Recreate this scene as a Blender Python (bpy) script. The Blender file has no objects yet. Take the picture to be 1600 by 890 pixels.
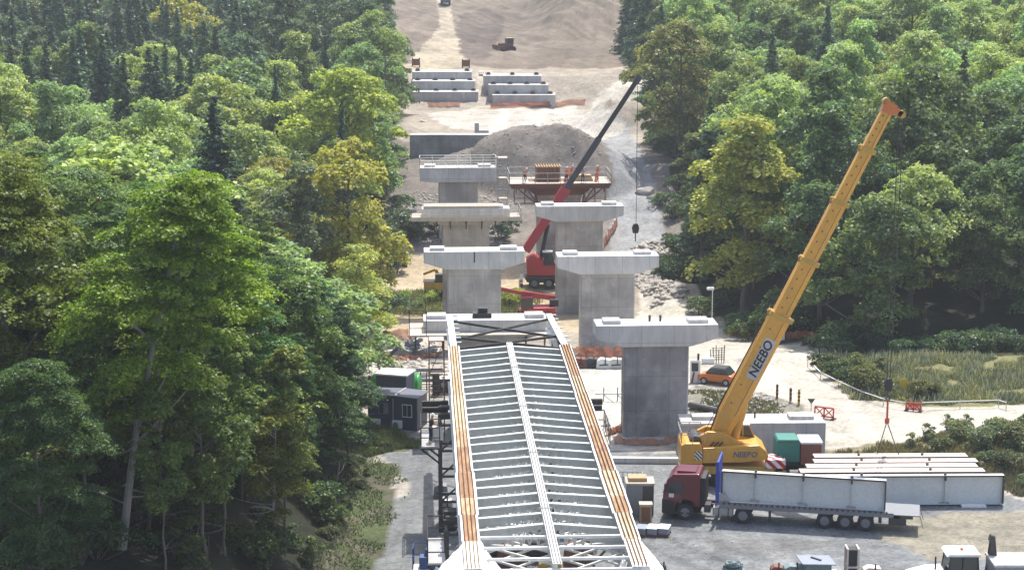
import bpy, math, random
import numpy as np
from mathutils import Vector, Matrix

# ---------------------------------------------------------------- camera, sky, sun, exposure
S = bpy.context.scene
COL = S.collection
CAMH = 38.5; FPX = 3111.0; PITCH = math.atan(587.0 / FPX)
cam_d = bpy.data.cameras.new('camera'); cam = bpy.data.objects.new('camera', cam_d); COL.objects.link(cam)
cam.location = (0, 0, CAMH); cam.rotation_euler = (math.pi / 2 - PITCH, 0, 0)
cam_d.sensor_width = 36; cam_d.lens = FPX * 36 / 1600; cam_d.clip_start = 1; cam_d.clip_end = 6000
S.camera = cam
SUN_EL = math.radians(64); SUN_AZ = math.radians(17)      # azimuth from +Y towards +X
w = bpy.data.worlds.new('World'); S.world = w; w.use_nodes = True
nt = w.node_tree; bg = nt.nodes['Background']
sky = nt.nodes.new('ShaderNodeTexSky'); sky.sky_type = 'NISHITA'; sky.sun_disc = False
sky.sun_elevation = SUN_EL; sky.sun_rotation = SUN_AZ; sky.air_density = 1.0; sky.dust_density = 3.0; sky.ozone_density = 0.8
nt.links.new(sky.outputs[0], bg.inputs[0]); bg.inputs[1].default_value = 0.15
sun_d = bpy.data.lights.new('sun', 'SUN'); sun_d.energy = 3.9; sun_d.angle = math.radians(0.5); sun_d.color = (1, 0.95, 0.86)
sun = bpy.data.objects.new('sun', sun_d); COL.objects.link(sun)
dv = Vector((math.sin(SUN_AZ) * math.cos(SUN_EL), math.cos(SUN_AZ) * math.cos(SUN_EL), math.sin(SUN_EL)))
sun.rotation_euler = dv.to_track_quat('Z', 'Y').to_euler()
S.view_settings.view_transform = 'Standard'; S.view_settings.look = 'None'
S.view_settings.exposure = 0.72; S.view_settings.gamma = 1; S.view_settings.use_curve_mapping = False
HAZE = 0.00024                              # air density
S.cycles.max_bounces = 6; S.cycles.diffuse_bounces = 3; S.cycles.transparent_max_bounces = 8

# ---------------------------------------------------------------- measuring helpers
CT, ST = math.cos(PITCH), math.sin(PITCH)
def ray(px, py):
    u = (px - 800) / FPX; v = (py - 445) / FPX
    return Vector((u, CT - v * ST, -ST - v * CT))
def P(px, py, z):                      # the point at height z seen at this spot
    r = ray(px, py); t = (z - CAMH) / r.z
    return Vector((r.x * t, r.y * t, z))
def PY(px, py, Y):                     # the point at distance Y seen at this spot
    r = ray(px, py); t = Y / r.y
    return Vector((r.x * t, Y, CAMH + r.z * t))

# ---------------------------------------------------------------- noise and terrain
def _hash(ix, iy, s):
    n = (ix.astype(np.int64) * 374761393 + iy.astype(np.int64) * 668265263 + s * 1442695041) & 0x7fffffff
    n = ((n ^ (n >> 13)) * 1274126177) & 0x7fffffff
    return ((n ^ (n >> 16)) & 0xffff) / 65535.0
def vnoise(x, y, s=0):
    x = np.asarray(x, float); y = np.asarray(y, float)
    ix = np.floor(x); iy = np.floor(y); fx = x - ix; fy = y - iy
    fx = fx * fx * (3 - 2 * fx); fy = fy * fy * (3 - 2 * fy)
    a = _hash(ix, iy, s); b = _hash(ix + 1, iy, s); c = _hash(ix, iy + 1, s); d = _hash(ix + 1, iy + 1, s)
    return (a * (1 - fx) + b * fx) * (1 - fy) + (c * (1 - fx) + d * fx) * fy
def fbm(x, y, s=0, o=4):
    t = 0; a = 0.5
    for k in range(o):
        t = t + a * (vnoise(np.asarray(x) * 2 ** k, np.asarray(y) * 2 ** k, s + k) - 0.5) * 2; a *= 0.5
    return t
def sm(a, b, x):
    t = np.clip((np.asarray(x, float) - a) / (b - a), 0, 1); return t * t * (3 - 2 * t)
def prof(pts, y):
    xs, zs = zip(*pts); y = np.asarray(y, float)
    return (np.interp(y - 3, xs, zs) + np.interp(y, xs, zs) * 2 + np.interp(y + 3, xs, zs)) / 4
CORR = [(0, 0), (165, 0), (185, -1.5), (205, -3), (222, -2), (238, 1.2), (255, 5), (268, 6.6), (285, 7.7), (313, 7.5), (318, 8.3), (322, 10.0),
        (327, 11.4), (345, 11.6), (400, 11.4), (450, 12.5), (520, 15.5), (600, 24), (750, 45), (1400, 110)]
LEFT = [(0, 5), (90, 3), (150, 0.5), (230, 0), (300, 1.5), (350, 3.5), (420, 8), (500, 18), (600, 33), (800, 62), (1400, 140)]
RIGHT = [(0, 0), (160, 0), (175, 0.6), (220, 2), (280, 5), (350, 8.5), (450, 17), (600, 34), (800, 62), (1400, 140)]
def ledge(y): return np.interp(y, [0, 100, 120, 135, 150, 180, 230, 300, 350, 420, 520, 800], [-9, -9.5, -8.2, -8.5, -12, -12.5, -13.5, -18, -21, -26, -33, -40])
def redge(y): return np.interp(y, [0, 150, 172, 180, 210, 285, 400, 520, 800], [60, 58, 50, 22, 17.5, 19.5, 21, 24, 30])
def T(x, y):
    x = np.asarray(x, float); y = np.asarray(y, float)
    c = prof(CORR, y); l = prof(LEFT, y); r = prof(RIGHT, y)
    le = ledge(y); re = redge(y)
    wl = sm(0, 9, le - x); wr = sm(0, 12, x - re)
    near = 1 - sm(135, 165, y)
    l = l + np.clip(le - 4 - x, 0, 90) * (0.06 + 0.20 * near) + 0.9 * sm(0, 3, le - x) * near
    r = r + np.clip(x - re - 5, 0, 120) * 0.07
    z = c * (1 - wl) * (1 - wr) + l * wl + r * wr * (1 - wl)
    z = z + wr * (1 - wl) * c * 0
    # spoil heap before the upper retaining wall
    hx = (x - 5.8) / 11.5; hy = (y - 254) / 10.0
    h = np.clip(1 - np.sqrt(hx * hx + hy * hy + 0.02), 0, 1)
    z = z + 8.2 * h ** 0.8 * (1 + 0.25 * fbm(x / 4, y / 4, 3))
    hx = (x + 4.0) / 8.0; hy = (y - 257) / 7.0
    z = z + 3.2 * np.clip(1 - np.sqrt(hx * hx + hy * hy + 0.03), 0, 1)
    # pale rock bank right of the upper road, small heaps
    for (ax, ay, rx, ry, hh) in ((16, 288, 8, 9, 3.6), (-17, 277, 7, 8, 1.6), (17.5, 208, 4.5, 9, 1.7), (10.8, 211, 4, 5, 1.6),
                                 (24, 171, 9, 3, 0.5), (-9.5, 176, 4.0, 3, 1.4)):
        q = ((x - ax) / rx) ** 2 + ((y - ay) / ry) ** 2
        z = z + hh * np.clip(1 - q, 0, 1) ** 1.5 * (1 + 0.4 * fbm(x / 1.5, y / 1.5, 9))
    # rubble bank between yard and haul road
    z = z + 0.9 * np.exp(-((x - 17.5) / 5.0) ** 2 - ((y - 153.0) / 3.2) ** 2)
    z = z + 0.9 * sm(24, 34, x) * np.exp(-((y - 137.5) / 5) ** 2)
    z = z + 1.0 * sm(26, 34, x) * np.exp(-((y - 165) / 8) ** 2)
    # cut bank above the dozer
    z = z + 7.0 * sm(2, 14, x) * sm(405, 455, y) * (1 - wr * 0.3) * (1 - sm(560, 700, y))
    rough = 0.05 + 0.55 * sm(175, 260, y) * sm(0, 1, 1 - wl) + 0.3 * wl + 0.2 * wr
    rd = sm(270, 283, y) * (1 - sm(297, 308, y))
    rough = rough * (1 - 0.85 * rd)
    z = z + rough * fbm(x / 7, y / 7, 1) + rough * 0.35 * fbm(x / 1.6, y / 1.6, 5, 3)
    # gullies on the cut bank
    g = sm(415, 440, y) * sm(3, 10, x) * (1 - wr)
    z = z + g * 1.3 * (vnoise((x * 0.9 + y * 0.35) / 1.4, y / 22, 12) - 0.5) * 2
    far = sm(335, 350, y) * (1 - wl) * (1 - wr)
    z = z + far * (0.9 * fbm(x / 9, y / 16, 15, 4) + 0.35 * (vnoise(x / 3.2, y / 9, 16) - 0.5))
    return z
def TZ(x, y): return float(T(np.array([x]), np.array([y]))[0])
def G(px, py):                         # where the ground is seen at this spot
    r = ray(px, py); ts = np.linspace(60, 1300, 2500)
    X = r.x * ts; Y = r.y * ts; Z = CAMH + r.z * ts
    d = Z - T(X, Y); k = np.argmax(d < 0)
    if d[k] >= 0: k = len(ts) - 1
    lo, hi = ts[max(k - 1, 0)], ts[k]
    for _ in range(12):
        m = (lo + hi) / 2
        if CAMH + r.z * m - TZ(r.x * m, r.y * m) < 0: hi = m
        else: lo = m
    return Vector((r.x * hi, r.y * hi, TZ(r.x * hi, r.y * hi)))

# ---------------------------------------------------------------- materials
def new_mat(name):
    m = bpy.data.materials.new(name); m.use_nodes = True
    return m, m.node_tree, m.node_tree.nodes['Principled BSDF']
def noise_node(t, scale, detail=4, co=None, rough=0.6):
    n = t.nodes.new('ShaderNodeTexNoise'); n.inputs['Scale'].default_value = scale; n.inputs['Detail'].default_value = detail
    n.inputs['Roughness'].default_value = rough
    if co: t.links.new(co, n.inputs['Vector'])
    return n
def ramp(t, src, p0, p1, c0, c1):
    r = t.nodes.new('ShaderNodeValToRGB'); e = r.color_ramp.elements
    e[0].position = p0; e[1].position = p1; e[0].color = (*c0, 1); e[1].color = (*c1, 1)
    t.links.new(src, r.inputs[0]); return r
def mixc(t, mode, fac, a, b):
    n = t.nodes.new('ShaderNodeMix'); n.data_type = 'RGBA'; n.blend_type = mode
    for i, v in ((0, fac), (6, a), (7, b)):
        if hasattr(v, 'links') or hasattr(v, 'is_output'): t.links.new(v, n.inputs[i])
        elif i == 0: n.inputs[0].default_value = v
        else: n.inputs[i].default_value = (*v, 1)
    return n.outputs[2]
def paint(name, c, rough=0.5, metal=0.0, dirt=0.35, dcol=(0.16, 0.13, 0.10), scale=1.3, streak=True):
    m, t, b = new_mat(name)
    g = t.nodes.new('ShaderNodeNewGeometry')
    mp = t.nodes.new('ShaderNodeMapping'); mp.inputs['Scale'].default_value = (1, 1, 0.25 if streak else 1)
    t.links.new(g.outputs['Position'], mp.inputs[0])
    n = noise_node(t, scale, 6, mp.outputs[0], 0.7)
    r = ramp(t, n.outputs[0], 0.42, 0.78, (0, 0, 0), (dirt, dirt, dirt))
    o = mixc(t, 'MIX', r.outputs[0], c, dcol)
    n2 = noise_node(t, 6, 4, g.outputs['Position'])
    r2 = ramp(t, n2.outputs[0], 0.3, 0.7, (0.88,) * 3, (1.06,) * 3)
    o = mixc(t, 'MULTIPLY', 1.0, o, r2.outputs[0])
    t.links.new(o, b.inputs['Base Color']); b.inputs['Roughness'].default_value = rough; b.inputs['Metallic'].default_value = metal
    return m
def concrete(name, c, dark=0.62):
    m, t, b = new_mat(name)
    tc = t.nodes.new('ShaderNodeTexCoord'); g = t.nodes.new('ShaderNodeNewGeometry')
    n = noise_node(t, 0.38, 5, g.outputs['Position'], 0.55)
    r = ramp(t, n.outputs[0], 0.38, 0.62, tuple(v * dark for v in c), c)
    mp = t.nodes.new('ShaderNodeMapping'); mp.inputs['Scale'].default_value = (1.1, 1.1, 0.22)
    t.links.new(g.outputs['Position'], mp.inputs[0])
    n2 = noise_node(t, 1.6, 5, mp.outputs[0], 0.7)
    r2 = ramp(t, n2.outputs[0], 0.36, 0.62, (0.72,) * 3, (1.05,) * 3)
    o = mixc(t, 'MULTIPLY', 0.5, r.outputs[0], r2.outputs[0])
    # pour joints and shutter panels
    br = t.nodes.new('ShaderNodeTexBrick'); br.offset = 0; br.inputs['Scale'].default_value = 1
    br.inputs['Brick Width'].default_value = 2.4; br.inputs['Row Height'].default_value = 2.6; br.inputs['Mortar Size'].default_value = 0.025
    br.inputs['Color1'].default_value = (1, 1, 1, 1); br.inputs['Color2'].default_value = (0.86, 0.86, 0.86, 1); br.inputs['Mortar'].default_value = (0.62, 0.62, 0.62, 1)
    sx = t.nodes.new('ShaderNodeSeparateXYZ'); cx = t.nodes.new('ShaderNodeCombineXYZ')
    t.links.new(tc.outputs['Object'], sx.inputs[0])
    ad = t.nodes.new('ShaderNodeMath'); ad.operation = 'ADD'; t.links.new(sx.outputs[0], ad.inputs[0]); t.links.new(sx.outputs[1], ad.inputs[1])
    t.links.new(ad.outputs[0], cx.inputs[0]); t.links.new(sx.outputs[2], cx.inputs[1]); t.links.new(cx.outputs[0], br.inputs['Vector'])
    o = mixc(t, 'MULTIPLY', 0.8, o, br.outputs['Color'])
    # whitish lime blooms
    n3 = noise_node(t, 0.8, 3, g.outputs['Position'])
    r3 = ramp(t, n3.outputs[0], 0.58, 0.72, (0, 0, 0), (0.35,) * 3)
    o = mixc(t, 'MIX', r3.outputs[0], o, tuple(min(1, v * 1.35) for v in c))
    t.links.new(o, b.inputs['Base Color']); b.inputs['Roughness'].default_value = 0.9
    bm = t.nodes.new('ShaderNodeBump'); bm.inputs['Strength'].default_value = 0.2; bm.inputs['Distance'].default_value = 0.03
    n4 = noise_node(t, 9, 5, g.outputs['Position']); t.links.new(n4.outputs[0], bm.inputs['Height']); t.links.new(bm.outputs[0], b.inputs['Normal'])
    return m
M = {}
M['conc'] = concrete('pier_concrete', (0.55, 0.51, 0.47), 0.66)
M['conc_cap'] = concrete('cap_concrete', (0.66, 0.645, 0.62), 0.85)
M['conc_dark'] = concrete('dark_concrete', (0.35, 0.345, 0.345), 0.6)  # darker grey mix for one pier column and the low retaining wall
M['conc_block'] = concrete('block_concrete', (0.50, 0.49, 0.49), 0.85)
M['white'] = paint('white_paint', (0.78, 0.78, 0.76), 0.5, 0, 0.3, (0.42, 0.38, 0.32))
M['girder'] = paint('light_grey_primer', (0.66, 0.66, 0.64), 0.5, 0, 0.45, (0.40, 0.35, 0.29))
M['truss'] = paint('cross_frame_primer', (0.55, 0.575, 0.555), 0.5, 0, 0.5, (0.38, 0.38, 0.35))
M['plategirder'] = paint('white_plate_primer', (0.62, 0.64, 0.64), 0.5, 0, 0.25, (0.42, 0.39, 0.35), 0.7)
M['pinkgirder'] = paint('rosy_primer', (0.66, 0.56, 0.50), 0.6, 0, 0.3, (0.4, 0.3, 0.25), 0.7)
M['darkedge'] = paint('dark_steel_edge', (0.055, 0.04, 0.035), 0.6, 0, 0.3)
M['black'] = paint('black_rubber', (0.02, 0.02, 0.022), 0.7, 0, 0.35, (0.08, 0.075, 0.065))
M['darksteel'] = paint('dark_steel', (0.05, 0.05, 0.055), 0.55, 0.2, 0.4, (0.12, 0.09, 0.07))
M['steel'] = paint('galvanised_steel', (0.42, 0.42, 0.43), 0.45, 0.4, 0.4, (0.25, 0.2, 0.16))
M['yellow'] = paint('crane_yellow', (0.68, 0.345, 0.045), 0.38, 0, 0.45, (0.36, 0.20, 0.06), 0.9)
M['exyellow'] = paint('machine_yellow', (0.55, 0.33, 0.05), 0.45, 0, 0.45, (0.22, 0.16, 0.1))
M['red'] = paint('crane_red', (0.42, 0.02, 0.03), 0.35, 0, 0.25, (0.2, 0.06, 0.05))
M['darkred'] = paint('truck_red', (0.125, 0.008, 0.018), 0.25, 0, 0.25, (0.12, 0.05, 0.05))
M['brightred'] = paint('barrier_red', (0.5, 0.03, 0.03), 0.5, 0, 0.3)
M['rustred'] = paint('rust_red_steel', (0.20, 0.075, 0.05), 0.7, 0, 0.5, (0.1, 0.05, 0.04))
M['blue'] = paint('headboard_blue', (0.015, 0.055, 0.36), 0.5, 0, 0.45, (0.015, 0.03, 0.12))
M['navy'] = paint('cabin_navy', (0.035, 0.045, 0.085), 0.5, 0, 0.25, (0.08, 0.08, 0.1))
M['navyroof'] = paint('cabin_roof', (0.085, 0.10, 0.15), 0.6, 0, 0.3)
M['midblue'] = paint('mid_blue', (0.03, 0.10, 0.28), 0.5, 0, 0.3)
M['teal'] = paint('teal_cover', (0.015, 0.19, 0.155), 0.6, 0, 0.3)
M['green'] = paint('tank_green', (0.05, 0.30, 0.07), 0.4, 0, 0.2)
M['orange'] = paint('orange_paint', (0.60, 0.17, 0.03), 0.4, 0, 0.15)
M['orangewear'] = paint('hi_vis_orange', (0.75, 0.16, 0.03), 0.8, 0, 0.1)
M['greybox'] = paint('grey_cabinet', (0.20, 0.21, 0.23), 0.5, 0, 0.2)
M['bluegrey'] = paint('blue_grey_panel', (0.24, 0.27, 0.34), 0.5, 0, 0.2)
M['teargrey'] = paint('greenish_grey', (0.19, 0.25, 0.26), 0.6, 0, 0.4)
M['wood'] = paint('weathered_timber', (0.46, 0.31, 0.17), 0.8, 0, 0.4, (0.2, 0.13, 0.08), 3)
M['palewood'] = paint('pale_timber', (0.55, 0.48, 0.38), 0.8, 0, 0.4, (0.3, 0.24, 0.18), 3)
M['brownwood'] = paint('brown_formwork', (0.22, 0.10, 0.055), 0.8, 0, 0.4, (0.1, 0.05, 0.03), 3)
M['tarp'] = paint('white_tarpaulin', (0.80, 0.80, 0.79), 0.6, 0, 0.2, (0.5, 0.48, 0.44), 1.0)
M['bark'] = paint('grey_bark', (0.15, 0.135, 0.115), 0.9, 0, 0.6, (0.05, 0.045, 0.035), 2)
M['palebark'] = paint('pale_bark', (0.34, 0.32, 0.29), 0.9, 0, 0.6, (0.13, 0.12, 0.1), 2)
M['skin'] = paint('skin', (0.5, 0.3, 0.2), 0.6, 0, 0)
M['cloth'] = paint('dark_workwear', (0.03, 0.04, 0.09), 0.8, 0, 0.1)
M['rock'] = paint('broken_rock', (0.40, 0.37, 0.33), 0.9, 0, 0.5, (0.16, 0.14, 0.12), 2, False)
def glassm():
    m, t, b = new_mat('tinted_glass'); b.inputs['Base Color'].default_value = (0.03, 0.045, 0.05, 1); b.inputs['Roughness'].default_value = 0.06
    return m
M['glass'] = glassm()
def rustm():
    m, t, b = new_mat('rust_streaked_flange')
    g = t.nodes.new('ShaderNodeNewGeometry'); oi = t.nodes.new('ShaderNodeObjectInfo')
    mp = t.nodes.new('ShaderNodeMapping'); mp.inputs['Scale'].default_value = (5, 0.7, 1); t.links.new(g.outputs['Position'], mp.inputs[0])
    n = noise_node(t, 1.1, 7, mp.outputs[0], 0.75)
    ad = t.nodes.new('ShaderNodeMath'); ad.operation = 'MULTIPLY_ADD'; ad.inputs[1].default_value = 0.34; t.links.new(oi.outputs['Random'], ad.inputs[0]); t.links.new(n.outputs[0], ad.inputs[2])
    r = t.nodes.new('ShaderNodeValToRGB'); e = r.color_ramp.elements
    e[0].position = 0.40; e[0].color = (0.50, 0.49, 0.41, 1); e[1].position = .93; e[1].color = (0.22, 0.11, 0.055, 1)
    k = r.color_ramp.elements.new(0.54); k.color = (0.50, 0.385, 0.25, 1); k = r.color_ramp.elements.new(0.70); k.color = (0.40, 0.245, 0.13, 1)
    t.links.new(ad.outputs[0], r.inputs[0]); t.links.new(r.outputs[0], b.inputs['Base Color']); b.inputs['Roughness'].default_value = 0.85
    return m
M['rust'] = rustm()
M['stripe'] = None
def stripem(name, c1, c2, sc=2.2):
    m, t, b = new_mat(name); tc = t.nodes.new('ShaderNodeTexCoord')
    wv = t.nodes.new('ShaderNodeTexWave'); wv.bands_direction = 'DIAGONAL'; wv.inputs['Scale'].default_value = sc; t.links.new(tc.outputs['Object'], wv.inputs[0])
    r = ramp(t, wv.outputs[1], 0.49, 0.51, c1, c2); t.links.new(r.outputs[0], b.inputs['Base Color']); b.inputs['Roughness'].default_value = 0.5
    return m
M['stripe'] = stripem('red_white_stripe', (0.45, 0.02, 0.02), (0.75, 0.75, 0.75), 0.9)
def netm():
    m, t, b = new_mat('orange_net'); t.nodes.remove(b); out = t.nodes['Material Output']
    g = t.nodes.new('ShaderNodeNewGeometry')
    d = t.nodes.new('ShaderNodeBsdfDiffuse'); tr = t.nodes.new('ShaderNodeBsdfTranslucent'); tp = t.nodes.new('ShaderNodeBsdfTransparent')
    n = noise_node(t, 1.2, 5, g.outputs['Position']); r = ramp(t, n.outputs[0], 0.35, 0.65, (0.42, 0.16, 0.09), (0.58, 0.27, 0.16))
    t.links.new(r.outputs[0], d.inputs[0]); t.links.new(r.outputs[0], tr.inputs[0])
    a = t.nodes.new('ShaderNodeMixShader'); a.inputs[0].default_value = 0.35; t.links.new(d.outputs[0], a.inputs[1]); t.links.new(tr.outputs[0], a.inputs[2])
    c = t.nodes.new('ShaderNodeMixShader'); c.inputs[0].default_value = 0.52; t.links.new(a.outputs[0], c.inputs[1]); t.links.new(tp.outputs[0], c.inputs[2])
    t.links.new(c.outputs[0], out.inputs[0]); return m
M['net'] = netm()
def leafm(name='leaves', trans=0.34):
    m, t, b = new_mat(name); t.nodes.remove(b); out = t.nodes['Material Output']
    oi = t.nodes.new('ShaderNodeObjectInfo'); g = t.nodes.new('ShaderNodeNewGeometry')
    n = noise_node(t, 0.55, 3, g.outputs['Position'])
    r = ramp(t, n.outputs[0], 0.35, 0.68, (0.72, 0.80, 0.85), (1.25, 1.18, 0.85))
    o = mixc(t, 'MULTIPLY', 1.0, oi.outputs['Color'], r.outputs[0])
    r2 = ramp(t, g.outputs['Random Per Island'], 0.0, 1.0, (0.62, 0.66, 0.75), (1.38, 1.32, 1.2))
    o = mixc(t, 'MULTIPLY', 1.0, o, r2.outputs[0])
    d = t.nodes.new('ShaderNodeBsdfDiffuse'); tr = t.nodes.new('ShaderNodeBsdfTranslucent'); gl = t.nodes.new('ShaderNodeBsdfGlossy'); gl.inputs['Roughness'].default_value = 0.42
    gl.inputs[0].default_value = (0.9, 0.95, 1, 1)
    o2 = mixc(t, 'MULTIPLY', 1.0, o, (1.4, 1.6, 0.8))
    t.links.new(o, d.inputs[0]); t.links.new(o2, tr.inputs[0])
    a = t.nodes.new('ShaderNodeMixShader'); a.inputs[0].default_value = trans; t.links.new(d.outputs[0], a.inputs[1]); t.links.new(tr.outputs[0], a.inputs[2])
    c = t.nodes.new('ShaderNodeMixShader'); c.inputs[0].default_value = 0.018; t.links.new(a.outputs[0], c.inputs[1]); t.links.new(gl.outputs[0], c.inputs[2])
    t.links.new(c.outputs[0], out.inputs[0]); return m
M['leaf'] = leafm()
M['needle'] = leafm('needles', 0.15)
M['grass'] = leafm('grass_blades', 0.12)
M['studs'] = paint('stud_brown', (0.27, 0.18, 0.12), 0.8, 0, 0.5, (0.13, 0.08, 0.05))

# ---------------------------------------------------------------- building helpers
def tag(o, label=None, cat=None, group=None, kind=None):
    if label: o['label'] = label
    if cat: o['category'] = cat
    if group: o['group'] = group
    if kind: o['kind'] = kind
    return o
def thing(name, label, cat, loc=(0, 0, 0), rz=0, group=None):
    o = bpy.data.objects.new(name, None); COL.objects.link(o); o.location = loc; o.rotation_euler = (0, 0, rz); o.empty_display_size = 0.3
    return tag(o, label, cat, group)
BOXF = [(0, 3, 2, 1), (4, 5, 6, 7), (0, 1, 5, 4), (1, 2, 6, 5), (2, 3, 7, 6), (3, 0, 4, 7)]
class MB:
    def __init__(s): s.v = []; s.f = []
    def add(s, vs, fs):
        n = len(s.v); s.v += [tuple(v) for v in vs]; s.f += [tuple(i + n for i in f) for f in fs]; return s
    def box(s, x0, x1, y0, y1, z0, z1):
        return s.add([(x0, y0, z0), (x1, y0, z0), (x1, y1, z0), (x0, y1, z0), (x0, y0, z1), (x1, y0, z1), (x1, y1, z1), (x0, y1, z1)], BOXF)
    def cbox(s, c, d, rz=0):
        x, y, z = d[0] / 2, d[1] / 2, d[2] / 2; R = Matrix.Rotation(rz, 3, 'Z')
        return s.add([Vector(c) + R @ Vector(p) for p in ((-x, -y, -z), (x, -y, -z), (x, y, -z), (-x, y, -z), (-x, -y, z), (x, -y, z), (x, y, z), (-x, y, z))], BOXF)
    def beam(s, a, b, w, h=None, up=(0, 0, 1), w2=None, h2=None):
        a = Vector(a); b = Vector(b); h = h or w; w2 = w2 or w; h2 = h2 or h
        d = (b - a).normalized(); u = Vector(up)
        if abs(d.dot(u)) > 0.98: u = Vector((1, 0, 0))
        r = d.cross(u).normalized(); u = r.cross(d).normalized()
        vs = []
        for p, ww, hh in ((a, w, h), (b, w2, h2)):
            for i, j in ((-1, -1), (1, -1), (1, 1), (-1, 1)): vs.append(p + r * (i * ww / 2) + u * (j * hh / 2))
        return s.add(vs, BOXF)
    def tube(s, a, b, r, n=8, r2=None):
        a = Vector(a); b = Vector(b); r2 = r if r2 is None else r2
        d = (b - a).normalized(); u = Vector((0, 0, 1)) if abs(d.z) < 0.95 else Vector((1, 0, 0))
        x = d.cross(u).normalized(); y = x.cross(d)
        vs = [p + (x * math.cos(2 * math.pi * k / n) + y * math.sin(2 * math.pi * k / n)) * q for p, q in ((a, r), (b, r2)) for k in range(n)]
        fs = [(k, (k + 1) % n, n + (k + 1) % n, n + k) for k in range(n)] + [tuple(range(n))[::-1], tuple(range(n, 2 * n))]
        return s.add(vs, fs)
    def path(s, pts, r, n=6, r2=None):
        r2 = r if r2 is None else r2; N = len(pts) - 1
        for i in range(N): s.tube(pts[i], pts[i + 1], r + (r2 - r) * i / N, n, r + (r2 - r) * (i + 1) / N)
        return s
    def prism(s, poly, y0, y1, axis='y'):          # poly in the other two axes
        n = len(poly)
        def pt(a, b, c):
            return (a, c, b) if axis == 'y' else ((c, a, b) if axis == 'x' else (a, b, c))
        vs = [pt(a, b, y0) for a, b in poly] + [pt(a, b, y1) for a, b in poly]
        fs = [(k, (k + 1) % n, n + (k + 1) % n, n + k) for k in range(n)] + [tuple(range(n))[::-1], tuple(range(n, 2 * n))]
        return s.add(vs, fs)
    def build(s, name, mat, parent=None, bevel=0, smooth=False):
        me = bpy.data.meshes.new(name); me.from_pydata(s.v, [], s.f); me.materials.append(mat)
        import bmesh
        bm = bmesh.new(); bm.from_mesh(me); bmesh.ops.recalc_face_normals(bm, faces=bm.faces); bm.to_mesh(me); bm.free()
        if smooth:
            for p in me.polygons: p.use_smooth = True
        o = bpy.data.objects.new(name, me); COL.objects.link(o)
        if bevel:
            b = o.modifiers.new('bevel', 'BEVEL'); b.width = bevel; b.segments = 2; b.limit_method = 'ANGLE'
        if parent: o.parent = parent
        return o
def kids(o): return [c for c in ALLCH.get(o.name, [])]
def copy_tree(o, parent=None):
    c = o.copy(); COL.objects.link(c)
    if parent: c.parent = parent
    for ch in o.children: copy_tree(ch, c)
    return c
def textmesh(txt, size, mat, parent, matrix, name='lettering', shear=0.0, bold=0.0):
    cu = bpy.data.curves.new(name, 'FONT'); cu.body = txt; cu.size = size; cu.align_x = 'CENTER'; cu.align_y = 'CENTER'; cu.shear = shear; cu.offset = bold; cu.extrude = 0.008
    o = bpy.data.objects.new(name, cu); COL.objects.link(o); bpy.context.view_layer.update()
    me = bpy.data.meshes.new_from_object(o.evaluated_get(bpy.context.evaluated_depsgraph_get())); bpy.data.objects.remove(o)
    me.materials.clear(); me.materials.append(mat)
    q = bpy.data.objects.new(name, me); COL.objects.link(q); q.parent = parent; q.matrix_local = matrix
    return q
rnd = random.Random(7); nr = np.random.default_rng(7)

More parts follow.
